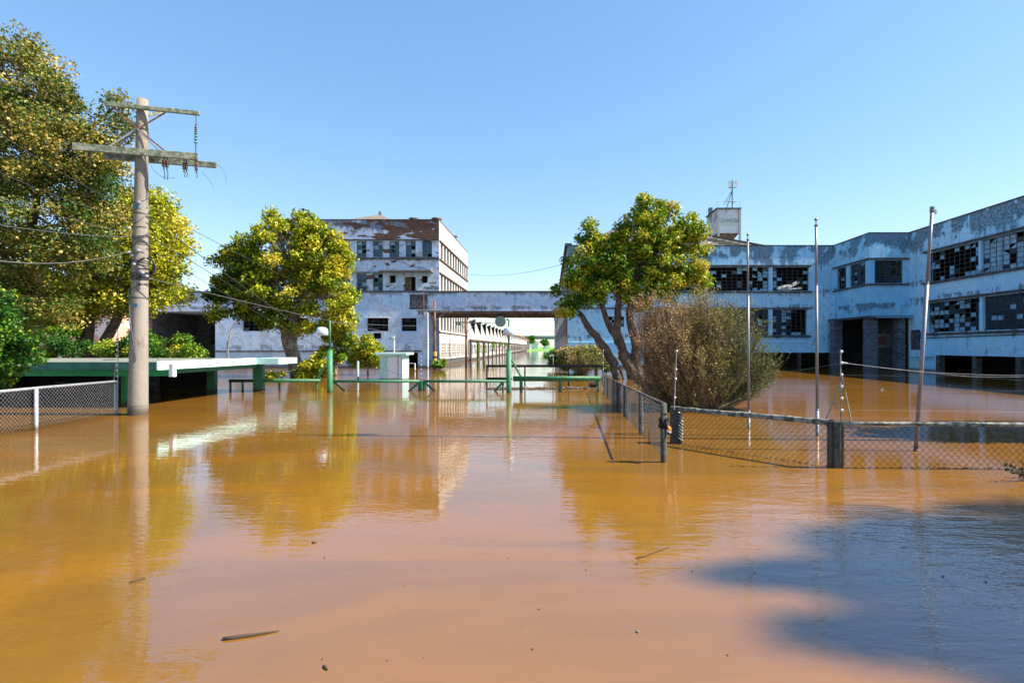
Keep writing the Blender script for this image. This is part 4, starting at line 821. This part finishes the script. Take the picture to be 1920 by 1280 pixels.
cable(P(812, 645, 48), P(640, 625, 36), .1, .016, 'dark wire from the banded pole towards the young tree', 'wire', 'wires between the poles in the yard')
cable(P(877, 514, 75), P(1064, 493, 52), .6, .03, 'lone wire sagging between the factory and the office building', 'wire', 'wires between the poles in the yard')
cable(P(900, 604, 62), P(1045, 621, 90), .1, .03, 'wire behind the gateway running right from the thin rusty pole', 'wire', 'wires between the poles in the yard')
cable(P(655, 668, 30), P(792, 712, 24.3), .1, .012, 'green stay wire sloping down to the middle of the green gate', 'wire', 'wires between the poles in the yard')
cable(P(958, 655, 60), P(800, 705, 26), -.02, .012, 'thin black rope sloping down left to the middle of the green gate', 'wire', 'wires between the poles in the yard')

# mid-distance poles
def mid_pole(name, label, px, Y, top, arm_y, a0, a1, mat, band=False):
    x = PX(px, Y); root = thing(name, label, 'pole', (x, Y, 0), None)
    MB().tube([(x, Y, -1), (x, Y, PZ(top, Y))], [.16, .09], 10).build('pole', mat, root, smooth=True)
    mb = MB(); mb.obox(P(a0, arm_y, Y - .2), P(a1, arm_y + 1, Y - .2), .12, .14); mb.build('crossarm', M['arm'], root)
    mb = MB(); mb.tube([P(px, arm_y + 20, Y - .15), P(px + 22, arm_y, Y - .2)], .035, 4); mb.tube([P(px, arm_y + 14, Y - .15), P(px - 14, arm_y, Y - .2)], .03, 4); mb.build('brace', M['galv'], root)
    for px_ in (a0 + 3, a0 + 8, a1 - 3): MB().lathe(P(px_, arm_y + 3, Y - .2), [(.02, .2), (.1, .1), (.1, -.1), (.02, -.2)], 8).build('insulator', M['porc'], root)
    if band:
        for k, z in enumerate((.55, 1.15)): MB().tube([(x, Y, z), (x, Y, z + .42)], .19 - .005 * k, 12).build('painted_band', M['yellow'], root)
        MB().tube([(x, Y, 1.0), (x, Y, 1.13)], .185, 12).build('painted_band', M['blackmetal'], root)
    return root
mid_pole('utility_pole', 'thin pole with yellow bands before the dark left gate pier', 815, 48, 563, 583, 783, 846, M['rust'], True)
mid_pole('utility_pole', 'thin rusty pole in front of the sunlit alley wall', 874, 62, 594, 604, 853, 902, M['rust'])

# ================================================================== green canopy (bus shelter) at left
cp = thing('green_canopy', 'flooded flat roofed shelter with dark green beams and a sunlit pale mint fascia', 'shelter', (-20, 21, 0))
cy0, cy1, cx1 = 17.5, 24.9, -12.88
mb = MB(); mb.box(-34, cx1 - .03, cy0 + .03, cy1, 1.44, 1.475); mb.box(-34, cx1 - .003, cy0 + .003, cy1 + .02, 1.28, 1.44); mb.build('roof_deck', M['felt'], cp)
mb = MB(); mb.box(-34, cx1, cy0 - .05, cy0, 1.24, 1.5); mb.build('front_fascia', simple('shaded_teal_fascia', (.035, .17, .13), .6, 0, .35, 3), cp)  # darker copy of the side fascia: shade put into the front's colour
mb = MB(); mb.box(cx1, cx1 + .05, cy0 - .05, 23.3, 1.24, 1.52); mb.build('side_fascia', M['mint'], cp)
mb = MB(); mb.box(cx1 - .02, -11.85, 23.3, 25.0, 1.24, 1.5); mb.build('annex_slab', M['mint'], cp)
mb = MB(); mb.box(-34, cx1 + .4, cy0 + .0, cy0 + .12, 1.04, 1.236); mb.build('front_beam', M['greendark'], cp)
mb = MB(); mb.box(cx1 + .4, cx1 + .53, cy0 - .03, cy0 + .14, 1.02, 1.44); mb.build('sunlit_beam_end', M['white'], cp)  # white puts the sunlight on the green beam's end into its colour
mb = MB(); mb.box(cx1 - 2.2, cx1 - 2.05, cy0 + .3, cy1 - .2, 1.06, 1.276); mb.box(cx1 - .5, cx1 - .35, cy0 + .3, cy1 - .2, 1.06, 1.276); mb.build('side_beam', M['greenlight'], cp)
for x, y, w_ in ((-14.86, 18.7, .16), (-15.2, 24.0, .34), (-13.2, 24.2, .42), (-20.5, 18.7, .2), (-26, 18.7, .2)):
    MB().box(x - w_ / 2, x + w_ / 2, y - .12, y + .12, -1.4, 1.26).build('column', M['greenlight'] if w_ > .3 else M['greendark'], cp)
mb = MB(); mb.box(-34, -15.4, 24.4, 24.5, -1.4, 1.26); mb.build('back_wall', M['dark'], cp)  # shade under the shelter roof is in this wall's colour
mb = MB(); mb.box(-20.2, -17.8, 24.28, 24.39, -1.4, 1.2); mb.build('door_panel', M['ledge'], cp)
mb = MB(); mb.tube([(-19, 20.5, .62), (-15.2, 20.5, .62)], .025, 6); mb.tube([(-17.2, 20.5, .62), (-17.2, 20.5, -1)], .02, 6); mb.build('bench_rail', M['green'], cp)
mb = MB(); r = random.Random(2)
for k in range(7): a = Vector((r.uniform(-20, -13.2), r.uniform(18, 24), 1.49)); mb.tube([a, a + Vector((r.uniform(-.6, .6), r.uniform(-.3, .3), .02))], .012, 4)
mb.build('roof_litter', M['drift'], cp)
sp_ = thing('street_light', 'slim bent stay post with a lamp arm behind the mint shelter roof', 'lamp', (PX(427, 28), 28, 0))
mb = MB(); mb.tube([P(427, 690, 28), P(427, 655, 28), P(433, 618, 28), P(443, 602, 28)], [.05, .045, .03, .025], 6); mb.build('pole', M['wood'], sp_)
mb = MB(); mb.obox(P(415, 652, 28), P(460, 653, 28), .03, .03); mb.obox(P(427, 640, 28), P(427, 690, 28), .08, .08); mb.build('frame', M['galv'], sp_)

# ================================================================== green gate and lamp posts
gt = thing('green_gate', 'green tubular gate with mesh panel stretching left of the central lamp post', 'gate', (-8, 24.2, 0))
gy = 24.2; gz = PZ(714.5, gy)
mb = MB(); mb.tube([(PX(430, gy), gy, gz + .02), (PX(600, gy), gy, gz + .03)], .07, 10); mb.tube([(PX(620, gy), gy, gz), (PX(786, gy), gy, gz)], .06, 10); mb.tube([(PX(794, gy), gy, gz), (PX(950, gy), gy, gz)], .06, 10); mb.build('top_rail', M['greenlight'], gt, smooth=True)
for px in (432, 455, 524, 594, 786, 791, 796, 943):
    x = PX(px, gy); MB().tube([(x, gy, -1.4), (x, gy, gz)], .05 if px != 791 else .075, 8).build('post', M['green'], gt)
for a, b in (((624, 714), (648, 735)), ((786, 717), (764, 735)), ((797, 717), (817, 735)), ((942, 717), (926, 735)), ((593, 712), (613, 680))):
    mb = MB(); mb.tube([P(*a, gy + .02), P(*b, gy + .02)], .05, 8); mb.build('brace', M['green'], gt)
def chain(mb, A, B, z0, z1, pitch, r_, seed=0, ztop=None):
    A = Vector(A); B = Vector(B); L_ = (B - A).length; d = (B - A) / L_; H = z1 - z0; rr = random.Random(seed)
    zt_ = lambda u: (ztop(u / L_) if ztop else z1)
    for sg in (1, -1):
        k = -int(H / pitch) - 2
        while k * pitch < L_ + H:
            u0 = k * pitch; k += 1
            # line u = u0 + sg*(z - z0)  (sg=-1 mirrored)
            pts = []
            n = 5
            us, zs = (u0, u0 + H) if sg > 0 else (u0 + H, u0), (z0, z1)
            lo_, hi_ = 0.0, 1.0
            du = us[1] - us[0]
            ta, tb = (0 - us[0]) / du, (L_ - us[0]) / du
            lo_ = max(lo_, min(ta, tb)); hi_ = min(hi_, max(ta, tb))
            if hi_ - lo_ < .03: continue
            for q in range(n + 1):
                t_ = lo_ + (hi_ - lo_) * q / n; u = us[0] + du * t_; z = z0 + H * t_; ztp = zt_(u)
                z = z0 + (z - z0) * (ztp - z0) / H
                w_ = .008 if q % 2 else -.004
                c = A + d * u; pts.append(Vector((c.x + d.y * (w_ + .01 * math.sin(u * 3)), c.y - d.x * w_, z + rr.uniform(-.004, .004))))
            mb.tube(pts, r_, 3, False)
mb = MB(); chain(mb, (PX(640, gy), gy, 0), (PX(786, gy), gy, 0), -.15, gz, .12, .005, 1); chain(mb, (PX(796, gy), gy, 0), (PX(943, gy), gy, 0), -.15, gz, .12, .004, 2); chain(mb, (PX(440, gy), gy, 0), (PX(594, gy), gy, 0), -.15, gz, .12, .005, 3)
mb.build('mesh_panel', M['pipe'], gt)
rg = thing('green_barrier', 'thick green barrier rail between the central lamp post and the corner fence', 'barrier', (0, 23.6, 0))
by_ = 23.6; bz = PZ(708.5, by_)
mb = MB(); mb.tube([(PX(962, by_), by_, bz), (PX(1127, by_), by_, bz)], .085, 12); mb.tube([(PX(962, by_), by_ + .05, bz - .1), (PX(1127, by_), by_ + .05, bz - .1)], .05, 8); mb.build('rail', M['green'], rg, smooth=True)
for px in (977, 1050, 1122): MB().tube([(PX(px, by_), by_ + .02, -1.4), (PX(px, by_), by_ + .02, bz)], .07, 8).build('post', M['green'], rg)
mb = MB(); mb.tube([P(959, 674, by_), P(977, 706, by_)], .045, 8); mb.build('brace', M['green'], rg)
dg = thing('black_gate', 'open black steel frame gate standing behind the green barrier', 'gate', (0, 26.5, 0))
dy_ = 26.3
mb = MB(); mb.obox(P(912, 686, dy_), P(1132, 686, dy_), .08, .12); mb.build('top_bar', M['blackmetal'], dg); mb = MB(); mb.obox(P(912, 710, dy_), P(960, 710, dy_), .07, .14); mb.build('lower_bar', M['blackmetal'], dg)
for px in (912.5, 984, 1066, 1118, 1131): MB().box(PX(px, dy_) - .035, PX(px, dy_) + .035, dy_ + .05, dy_ + .11, -1.4, PZ(685, dy_)).build('upright', M['blackmetal'], dg)
mb = MB()
for px in range(920, 984, 9): mb.tube([(PX(px, dy_), dy_ + .08, -.3), (PX(px, dy_), dy_ + .08, PZ(686, dy_))], .007, 4)
mb.build('infill_rods', M['blackmetal'], dg)
def lamp_post(label, px, px_lamp, topy, dsn):
    Y = 23.3; x = PX(px, Y); root = thing('lamp_post', label, 'lamp post', (x, Y, 0), 'green lamp posts at the flooded gate')
    mb = MB(); mb.tube([(x, Y, -1.4), (x, Y, PZ(656, Y))], .115, 16); mb.tube([(x, Y, PZ(656, Y)), (x, Y, PZ(654.5, Y))], [.125, .06], 16); mb.build('base_tube', M['greenlight'], root, smooth=True)
    mb = MB(); mb.tube([(x, Y, PZ(656, Y)), (x, Y, PZ(topy, Y))], .04, 10)
    lx = PX(px_lamp, Y); lz = PZ(620, Y)
    if dsn: mb.tube([(x, Y, PZ(topy, Y)), (x - .08, Y, PZ(topy, Y) + .04)], .04, 8)
    mb.build('upper_tube', M['green'], root, smooth=True)
    mb = MB(); mb.obox((x, Y, lz), (lx, Y - .05, lz + .04), .04, .04); mb.build('bracket', M['green'], root)
    mb = MB(); mb.lathe((lx, Y - .12, lz - .2), [(.0, .36), (.12, .355), (.2, .31), (.245, .22), (.265, .0), (.25, -.005), (.23, .2), (.1, .3)], 24); sh2 = mb.build('lamp_shade', simple('shade_enamel', (.62, .68, .76), .2, .35, .12, 3), root, smooth=True)
    MB().ball((lx, Y - .12, lz - .1), .09, 12).build('bulb', M['white'], sh2)
    return root
lamp_post('green lamp post with silver dome shade, left of the two', 618.5, 606, 601, False)
lamp_post('green lamp post with blue white shade in the centre, crooked top', 954, 954.5, 600, True)
# mint kiosk
kk = thing('mint_kiosk', 'small mint kiosk with sunlit white face half drowned behind the green gate', 'kiosk', (PX(735, 32), 32, 0))
kx0, kx1, ky = PX(712, 32), PX(756, 32), 32
MB().box(kx0, kx1, ky, ky + 1.3, -1.4, PZ(665, 32)).build('wall', M['kiosk'], kk); MB().box(PX(727, 32), kx1 - .12, ky - .03, ky - .003, -1.4, PZ(669, 32)).build('door', M['white'], kk)  # white door panel paints in the kiosk's sunlit face
MB().box(PX(704, 32), PX(764, 32), ky - .25, ky + 1.5, PZ(665, 32), PZ(661, 32)).build('roof', M['mint'], kk); MB().tube([(PX(747, 32), ky - .05, -1), (PX(747, 32), ky - .05, PZ(667, 32))], .018, 6).build('drain_pipe', M['steel'], kk)
MB().tube([(kx1 - .05, ky - .02, -1.3), (kx1 - .05, ky - .02, PZ(666, 32))], .03, 6).build('corner_pipe', M['white'], kk)
# small posts in the yard
def small_post(label, px, Y, topy, head, mat, r_=.05):
    x = PX(px, Y); root = thing('marker_post', label, 'post', (x, Y, 0)); MB().tube([(x, Y, -1.2), (x, Y, PZ(topy, Y))], r_, 8).build('post', mat, root)
    if head == 'lamp': mb = MB(); mb.lathe((x - .12, Y, PZ(topy, Y) - .12), [(0, .12), (.16, .06), (.22, -.06), (.0, -.08)], 12); mb.build('lamp_head', M['far'], root)
    if head == 'tee': mb = MB(); mb.obox((x - .18, Y, PZ(topy, Y)), (x + .06, Y, PZ(topy, Y)), .06, .06); mb.build('cap', M['white'], root)
    if head == 'rail': mb = MB(); mb.obox((x - 1.2, Y, PZ(topy, Y)), (x + .05, Y, PZ(topy, Y)), .05, .06); mb.build('rail', M['white'], root)
small_post('thin white post with small lamp before the low wing window', 739, 36, 630, 'lamp', M['white'])
small_post('short thick pale green post left of the mint kiosk', 671, 33, 677, '', M['kiosk'], .07)
small_post('white railing post in the flood right of the mint kiosk', 778, 44, 681, 'rail', M['white'])
small_post('thin post with white cap at the alley mouth', 1037, 28.5, 666, 'tee', M['pipe'], .03)

# ================================================================== fences
fl = thing('chain_link_fence', 'galvanised chain link fence at left edge with curved pale rail', 'fence', (-12.5, 14, 0))
A = Vector((-12.68, 15.6, 0)); B = Vector((-12.2, 10.6, 0)); fz = .99
mb = MB(); mb.tube([(A.x, A.y, fz), ((A.x + B.x) / 2 - .02, (A.y + B.y) / 2, fz + .01), (B.x, B.y, fz)], .035, 10); mb.build('top_rail', M['galv'], fl, smooth=True)
for px, Y in ((217, 15.6), (68, 12.8), (-60, 10.9)): x = PX(px, Y); MB().tube([(x, Y, -1.4), (x, Y, fz)], .04, 10).build('post', M['galv'], fl, smooth=True)
mb = MB(); chain(mb, A, B, -.1, fz, .10, .0028, 4); mb.build('mesh', M['galv'], fl)
mb = MB(); x, y = PX(221, 15.6), 15.6
def rod(root, x, y, z0, z1, zs, bx=0, mat='galv'):
    mb = MB(); mb.tube([(x, y, z0), (x + bx, y, z1)], .010, 6); o = mb.build('rod', M[mat], root)
    for z in zs:
        s = (z - z0) / (z1 - z0); mb = MB(); mb.lathe((x + bx * s, y - .03, z), [(.007, .024), (.020, .015), (.024, 0), (.020, -.015), (.007, -.024)], 10); mb.build('insulator', M['foam'], root, smooth=True)
er = thing('electric_fence_rod', 'white electric fence rod beside the concrete pole', 'fence rod', (x, y, 0), 'electric fence rods')
rod(er, x, y, -.3, PZ(617, y), [PZ(q, y) for q in (619, 632, 645, 656, 667, 684, 694, 705, 715)])
mb = MB(); mb.tube([(x - .05, y, PZ(680, y)), (x - .2, y + .1, fz)], .012, 5); mb.build('stay', M['galv'], er)

fr_ = thing('pipe_rail_fence', 'wire fence receding from the barrier corner to the taped post', 'fence', (2.4, 16, 0))
A = Vector((2.3, 23.1, PZ(704, 23.1))); B = P(1247, 757, 9.4)
mb = MB(); mb.tube([A, B], .019, 10); mb.build('top_rail', M['pipe'], fr_, smooth=True)
for px, w_, k in ((1134, .035, 0), (1142, .035, 1), (1158, .05, 0), (1178, .05, 2), (1182, .03, 0), (1213, .035, 2), (1216, .03, 0)):
    Y = 2.29 / (px - VX) * FP if px < 1150 else 2.24 / (px - VX) * FP
    s = (A.y - Y) / (A.y - B.y); q = A.lerp(B, s); MB().tube([(q.x, q.y, -1.4), (q.x, q.y, q.z)], w_, 8).build('post', M['pipe'] if k == 0 else M['conpost'], fr_)
mb = MB(); chain(mb, (A.x, A.y, 0), (B.x, B.y, 0), -.1, A.z, .11, .004, 6, lambda u: A.z + (B.z - A.z) * u); mb.build('mesh', M['wire'], fr_)
tp_ = thing('taped_post', 'steel gate post wrapped in black tape with orange and white rag', 'post', (1.97, 9.26, 0))
x = PX(1244.5, 9.26); MB().tube([(x, 9.26, -1.4), (x, 9.26, PZ(757, 9.26))], .055, 16).build('post', M['conpost'], tp_, smooth=True)
mb = MB(); r = random.Random(9)
for k in range(9):
    z = PZ(784 + 2.2 * k, 9.26); mb.tube([(x + math.cos(a) * (.07 + r.uniform(0, .02)), 9.26 + math.sin(a) * .075, z + r.uniform(-.012, .012)) for a in [2 * math.pi * s / 10 for s in range(11)]], .016, 5, False)
mb.ball((x + .03, 9.19, PZ(795, 9.26)), .06, 8); mb.ball((x + .08, 9.2, PZ(800, 9.26)), .045, 8); mb.ball((x + .07, 9.2, PZ(811, 9.26)), .03, 8); mb.build('tape', M['blackmetal'], tp_)
mb = MB(); mb.tube([(x, 9.26, PZ(776, 9.26)), (x, 9.26, PZ(774, 9.26))], .062, 12); mb.build('collar', M['blackmetal'], tp_)
mb = MB(); mb.tube([P(1252, 798, 9.15), P(1255, 803, 9.13), P(1258, 807, 9.15)], [.012, .035, .02], 6); mb.build('orange_rag', M['orange'], tp_)
mb = MB(); mb.tube([P(1250, 806, 9.14), P(1254, 808, 9.13), P(1258, 811, 9.15)], [.015, .022, .01], 6); mb.build('white_rag', M['foam'], tp_)

def con_fence(label, A, B, posts, seed, pitch, railmat, r_=.05, rods=()):
    root = thing('wire_mesh_fence', label, 'fence', ((A.x + B.x) / 2, (A.y + B.y) / 2, 0))
    mb = MB(); n = 14; rr = random.Random(seed); mb.tube([A.lerp(B, k / n) + Vector((0, 0, rr.uniform(-.006, .006))) for k in range(n + 1)], [r_ * rr.uniform(.9, 1.1) for _ in range(n + 1)], 10); mb.build('top_rail', M[railmat], root, smooth=True)
    for (px, Y, w_, zt_, m_) in posts:
        x = PX(px, Y); mb = MB(); mb.box(x - w_ / 2, x + w_ / 2, Y - w_ / 2, Y + w_ / 2, -1.4, zt_); mb.build('post', M[m_], root, bevel=.008)
    mb = MB(); chain(mb, (A.x, A.y, 0), (B.x, B.y, 0), -.12, A.z, pitch, .0038, seed, lambda u: A.z + (B.z - A.z) * u); mb.build('mesh', M['conpost'], root)
    return root
A2 = P(1266, 766, 11.1); B2 = P(1562, 792, 8.85)
f2 = con_fence('wire mesh fence with mossy dark rail between corner post and triple posts', A2, B2, [(1267, 11.1, .2, .76, 'conpost'), (1277, 11.0, .05, .72, 'pipe')], 12, .105, 'mossrail', .05)
f3 = con_fence('wire mesh fence with pale rail running out of the right edge', P(1574, 794, 8.8), Vector((12.5, 8.55, .735)), [(1556, 8.85, .07, .76, 'conpost'), (1567, 8.83, .1, .77, 'conpost'), (1575, 8.8, .03, .76, 'pipe'), (1579, 8.8, .045, .76, 'conpost'), (2000, 8.72, .08, .74, 'conpost')], 13, .115, 'mossrail', .035)
mb = MB()
for k in range(9): mb.tube([P(1272 + (k % 2), 772 + 6 * k, 10.9), P(1281, 778 + 6 * k, 10.9)], .006, 4)
mb.build('tie_wire', M['galv'], f2)
# electric rods with insulators
e3 = thing('electric_fence_rod', 'electric fence rod with two stays above the triple posts', 'fence rod', (PX(1577, 8.85), 8.85, 0), 'electric fence rods')
x, y = PX(1577, 8.85), 8.85
rod(e3, x, y, .7, PZ(655, y), [PZ(q, y) for q in (659, 680, 702, 724, 746, 768)], -.01, 'pipe')
for a, b in (((1578, 702), (1596, 790)), ((1576, 716), (1549, 786))): mb = MB(); mb.tube([P(*a, y), P(*b, y + .02)], .012, 6); mb.build('stay', M['wood'], e3)
MB().tube([P(1578, 680, y), P(1590, 681, y)], [.02, .01], 6).build('wire_clip', M['galv'], e3)
mb = MB(); r = random.Random(3)
for k in range(4): a = P(1560 + r.uniform(-8, 5), 765, y); mb.tube(bez(a, a + Vector((-.1, 0, .1)), a + Vector((.05, 0, .2)), a + Vector((.1, 0, -.02)), 8), .003, 3, False)
mb.build('dry_vine', M['wood'], e3)
e2 = thing('electric_fence_rod', 'electric fence rod in front of the twiggy bush at the corner post', 'fence rod', (PX(1266, 11), 11, 0), 'electric fence rods')
rod(e2, PX(1264, 11), 11, .7, PZ(655, 11), [PZ(q, 11) for q in (658, 692, 710, 745)], .05, 'galv')
e1 = thing('electric_fence_rod', 'electric fence rod at the inner corner of the green barrier', 'fence rod', (PX(1131, 22.6), 22.6, 0), 'electric fence rods')
rod(e1, PX(1131, 22.6), 22.6, -.5, PZ(655, 22.6), [PZ(q, 22.6) for q in (657, 668, 680, 692)], 0, 'galv')
e4 = thing('electric_fence_rod', 'dark electric fence rod before the leaning tree trunks', 'fence rod', (PX(1159, 17.5), 17.5, 0), 'electric fence rods')
rod(e4, PX(1159, 17.5), 17.5, -.5, PZ(655, 17.5), [PZ(q, 17.5) for q in (658, 667, 676, 686, 696, 706, 716)], 0, 'wire')
e0 = thing('electric_fence_rod', 'electric fence rod behind the middle of the green gate', 'fence rod', (PX(790, 24.3), 24.3, 0), 'electric fence rods')
rod(e0, PX(790, 24.3), 24.3, .3, PZ(666, 24.3), [PZ(q, 24.3) for q in (668, 676, 684, 692, 700, 708)], 0, 'wire')
G_ = 'thin electric wires running right from the rod'
for (a, b, s, lab) in (((1590, 681), (2010, 702), .08, 'uppermost pale electric wire from the rod clip to the right edge'), ((1578, 680), (2010, 718), .04, 'second electric wire sloping to the right edge, crossing the leaning flagpole'), ((1578, 703), (2010, 708), .0, 'third electric wire running level to the right edge'), ((1578, 724), (2010, 733), .02, 'fourth electric wire over the brown water at right'), ((1578, 768), (2010, 772), .01, 'lowest electric wire just above the pale rail')):
    cable(P(*a, 8.85), P(*b, 8.6), s, .0045, lab, 'wirelight', G_)
cable(P(1266, 692, 11), P(1577, 680, 8.85), .15, .003, 'faint wire between the bush rod and the rod above the triple posts', 'wirelight', G_)

# flagpoles
def flagpole(label, bpx, Y, tpx, tpy, jz, ball, tY=None, r_=.05):
    b = Vector((PX(bpx, Y), Y, 0)); tp = P(tpx, tpy, tY or Y); root = thing('flagpole', label, 'flagpole', b, 'flagpoles in the flood')
    d = tp - b; s1 = jz[0]; s2 = jz[1]; q1 = b + d * s1; q2 = b + d * s2
    mb = MB(); mb.tube([b - d * .28, q1], r_ * 1.22, 16); mb.tube([q1, q1 + d * .006], [r_ * 1.3, r_], 16); mb.build('lower_tube', M['flagpipe'], root, smooth=True)
    mb = MB(); mb.tube([q1, q2], r_, 16); mb.tube([q2, q2 + d * .006], [r_ * 1.15, r_ * .7], 16); mb.build('middle_tube', M['flagpipe'], root, smooth=True)
    mb = MB(); mb.tube([q2, tp - d * .02], r_ * .78, 16); mb.build('upper_tube', M['flagpipe'], root, smooth=True)
    if ball:
        mb = MB(); mb.tube([tp - d * .025, tp - d * .018], r_ * 1.3, 14); mb.tube([tp - d * .018, tp], r_ * .4, 8); mb.build('cap', M['flagpipe'], root)
        MB().ball(tp + Vector((0, 0, .03)), r_ * 1.15, 18).build('ball_finial', simple('bronze_ball', (.30, .20, .15), .3, .6, .3), root, smooth=True)
    else:
        mb = MB(); mb.tube([tp - d * .022, tp], [r_ * 1.05, r_ * 1.1], 14); mb.build('cap', M['flagpipe'], root); mb = MB(); mb.obox(tp + Vector((.06, 0, -.05)), tp + Vector((.07, 0, -.14)), .03, .03); mb.build('halyard_block', M['foam'], root)
flagpole('flagpole with ball, farthest left, beside the twiggy bush', 1404, 13.07, 1402, 442, (.09, .69), True, None, .029)
flagpole('tall upright flagpole with ball, middle of the three', 1532.5, 11.98, 1530, 414, (.12, .70), True, None, .031)
flagpole('leaning flagpole with flat cap and no ball', 1717, 10.26, 1748, 388, (.0, .685), False, None, .037)

# ================================================================== floating things
def drift(label, pts, rad, mat='drift', n=7, name='floating_stick', cat='stick'):
    mb = MB(); mb.tube(pts, rad, n); return tag(mb.build(name, M[mat], None, pts[0], smooth=True), label, cat)
Y = 2000 / 543
W = lambda px, py: Vector((PX(px, 2000 / (py - HY)), 2000 / (py - HY), .006))
drift('dark broken stick floating in the foreground', [W(418, 1199), W(440, 1196), W(470, 1192), W(500, 1187), W(524, 1183)], [.014, .017, .014, .009, .002])
mb = MB()
for k in range(4): a = W(440 + 16 * k, 1196 - 2.5 * k); mb.tube([a, a + Vector((.02, -.02, 0))], [.014, .004], 5)
drift('thin curved twig floating below the broad tree reflection', [W(1192, 1047), W(1210, 1043), W(1232, 1034), W(1255, 1025)], [.004, .007, .006, .003], name='floating_twig', cat='twig')
drift('small dark twig floating on the pole reflection', [W(243, 1093), W(255, 1089), W(272, 1084)], [.004, .008, .013], name='floating_twig', cat='twig')
drift('tiny dark leaf floating at the bottom centre', [W(606, 1248), W(610, 1252), W(614, 1256)], [.004, .012, .004], name='floating_leaf', cat='leaf')
drift('white plastic scrap floating before the office porch', [W(1650, 731), W(1656, 730.5), W(1661, 731.5)], [.03, .05, .02], 'foam', name='plastic_scrap', cat='litter')
drift('pink white scrap floating by the receding fence', [W(1188, 788), W(1198, 786), W(1207, 789)], [.02, .035, .012], 'foam', name='plastic_scrap', cat='litter')
drift('curved pale stalk standing out of the water by the receding fence', [W(1207, 788), P(1207, 780, 14.3), P(1205, 772, 14.3), P(1201, 769, 14.3), P(1203, 768, 14.3)], [.012, .012, .01, .012, .006], 'foam', name='bent_stalk', cat='stalk')
drift('white speck of litter in the foreground right of centre', [W(1192, 1184), W(1196, 1185), W(1198, 1184)], [.004, .008, .003], 'foam', name='plastic_scrap', cat='litter')
drift('dark floating chunk near the tip of the plane tree reflection', [W(585, 1017), W(589, 1018), W(594, 1016)], [.006, .013, .005], name='floating_leaf', cat='leaf')
drift('small white scrap near the leaning flagpole', [W(1778, 722), W(1782, 721.6), W(1786, 722)], [.02, .03, .01], 'foam', name='plastic_scrap', cat='litter')
mb = MB(); r = random.Random(8)
for k in range(45):
    px = r.uniform(470, 1900); py = 700 + 560 * r.random() ** 1.3; q = W(px, py); s = r.uniform(.0015, .004) * (1 + q.y * .14); a = r.uniform(0, 3.1)
    mb.tube([q, q + Vector((math.cos(a) * s * 3, math.sin(a) * s * 3, 0))], [s, s * .4], 4)
tag(mb.build('leaf_litter', M['drift']), 'tiny dark leaf specks scattered over the flood water', 'litter', None, 'stuff')
mb = MB(); r = random.Random(18)
for k in range(900):                       # raft of rubbish behind the barrier
    px = r.uniform(915, 1128); Yd = 25.3 + (px - 915) / 213 * .5 + r.gauss(0, .22); s = r.uniform(.02, .07); x = PX(px, Yd)
    a = r.uniform(0, 3.1); mb.cur = r.choice([0, 0, 1, 2, 2]); mb.obox((x, Yd, r.uniform(0, .03)), (x + math.cos(a) * s * 2, Yd + math.sin(a) * s * 2, r.uniform(.0, .06)), s, s * .5)
tag(mb.build('debris_raft', [M['drift'], M['foam'], simple('reed_litter', (.30, .17, .12), .9)]), 'raft of brown rubbish floating behind the green barrier', 'debris', None, 'stuff')
tag(MB().tube([P(1104, 722, 25.8), P(1120, 722, 25.8)], .12, 12).build('floating_barrel', M['blackmetal'], None, P(1104, 722, 25.8)), 'dark barrel floating at the right end of the rubbish raft', 'barrel')
mb = MB(); r = random.Random(44)
for k in range(150):
    if k % 3: q = A2.lerp(B2, r.random())
    else: q = Vector((r.uniform(4.8, 7.8), 8.8, 0))
    q = Vector((q.x + r.gauss(0, .03), q.y + r.gauss(0, .05) - .02, .008)); s = r.uniform(.006, .018); a = r.uniform(0, 3.1); mb.cur = r.choice([0, 0, 1])
    mb.tube([q, q + Vector((math.cos(a) * s * 2, math.sin(a) * s * 2, .004))], [s * .7, s * .3], 4)
tag(mb.build('fence_litter', [M['drift'], M['wood']]), 'leaves and twigs caught at the foot of the mesh fences', 'litter', None, 'stuff')
# leafy sprig at the right edge
sg = thing('leafy_sprig', 'dark leafy sprig poking in at the right edge below the fence', 'sprig', (PX(1935, 8), 8, 0))
mb = MB(); C = []; r = random.Random(6)
for k in range(9):
    a = P(1950, 905, 8.0); b = P(r.uniform(1886, 1935), r.uniform(866, 895), 8 + r.uniform(-.2, .2)); mb.tube([a, (a + b) / 2 + Vector((0, 0, .04)), b], .005, 4)
    for s in range(7): C.append(list(a.lerp(b, .35 + .65 * s / 6) + Vector((r.gauss(0, .02), r.gauss(0, .02), r.gauss(0, .02) + .02))))
mb.build('stem', M['barkdark'], sg); C = np.array(C); leaf_mesh('foliage', C, np.full(len(C), .075), rng.uniform(0, 1, len(C)), M['lf_dark'], sg, .6, seed=2)
# creepers on the sheds
mb_ = []
vr = np.random.default_rng(5); Cv = []
for Yv, z0, z1 in ((82.8, .3, 2.9), (90, .3, 2.6), (104.4, 1.4, 3.1), (118.8, 2.2, 3.2), (133, 2.2, 3.2)):
    n = 260; Cv.append(np.stack([SX + .5 + vr.random(n) * .2, Yv + .3 + vr.normal(size=n) * (.3 if z0 < 1 else 1.0), vr.uniform(z0, z1, n)], 1))
vn = thing('wall_creeper', 'green creepers climbing the buttresses of the white sheds', 'creeper', (SX + .5, 100, 0))
Cv = np.concatenate(Cv); leaf_mesh('foliage', Cv, vr.uniform(.12, .25, len(Cv)), vr.uniform(.2, .8, len(Cv)), M['lf_bright'], vn, seed=3)
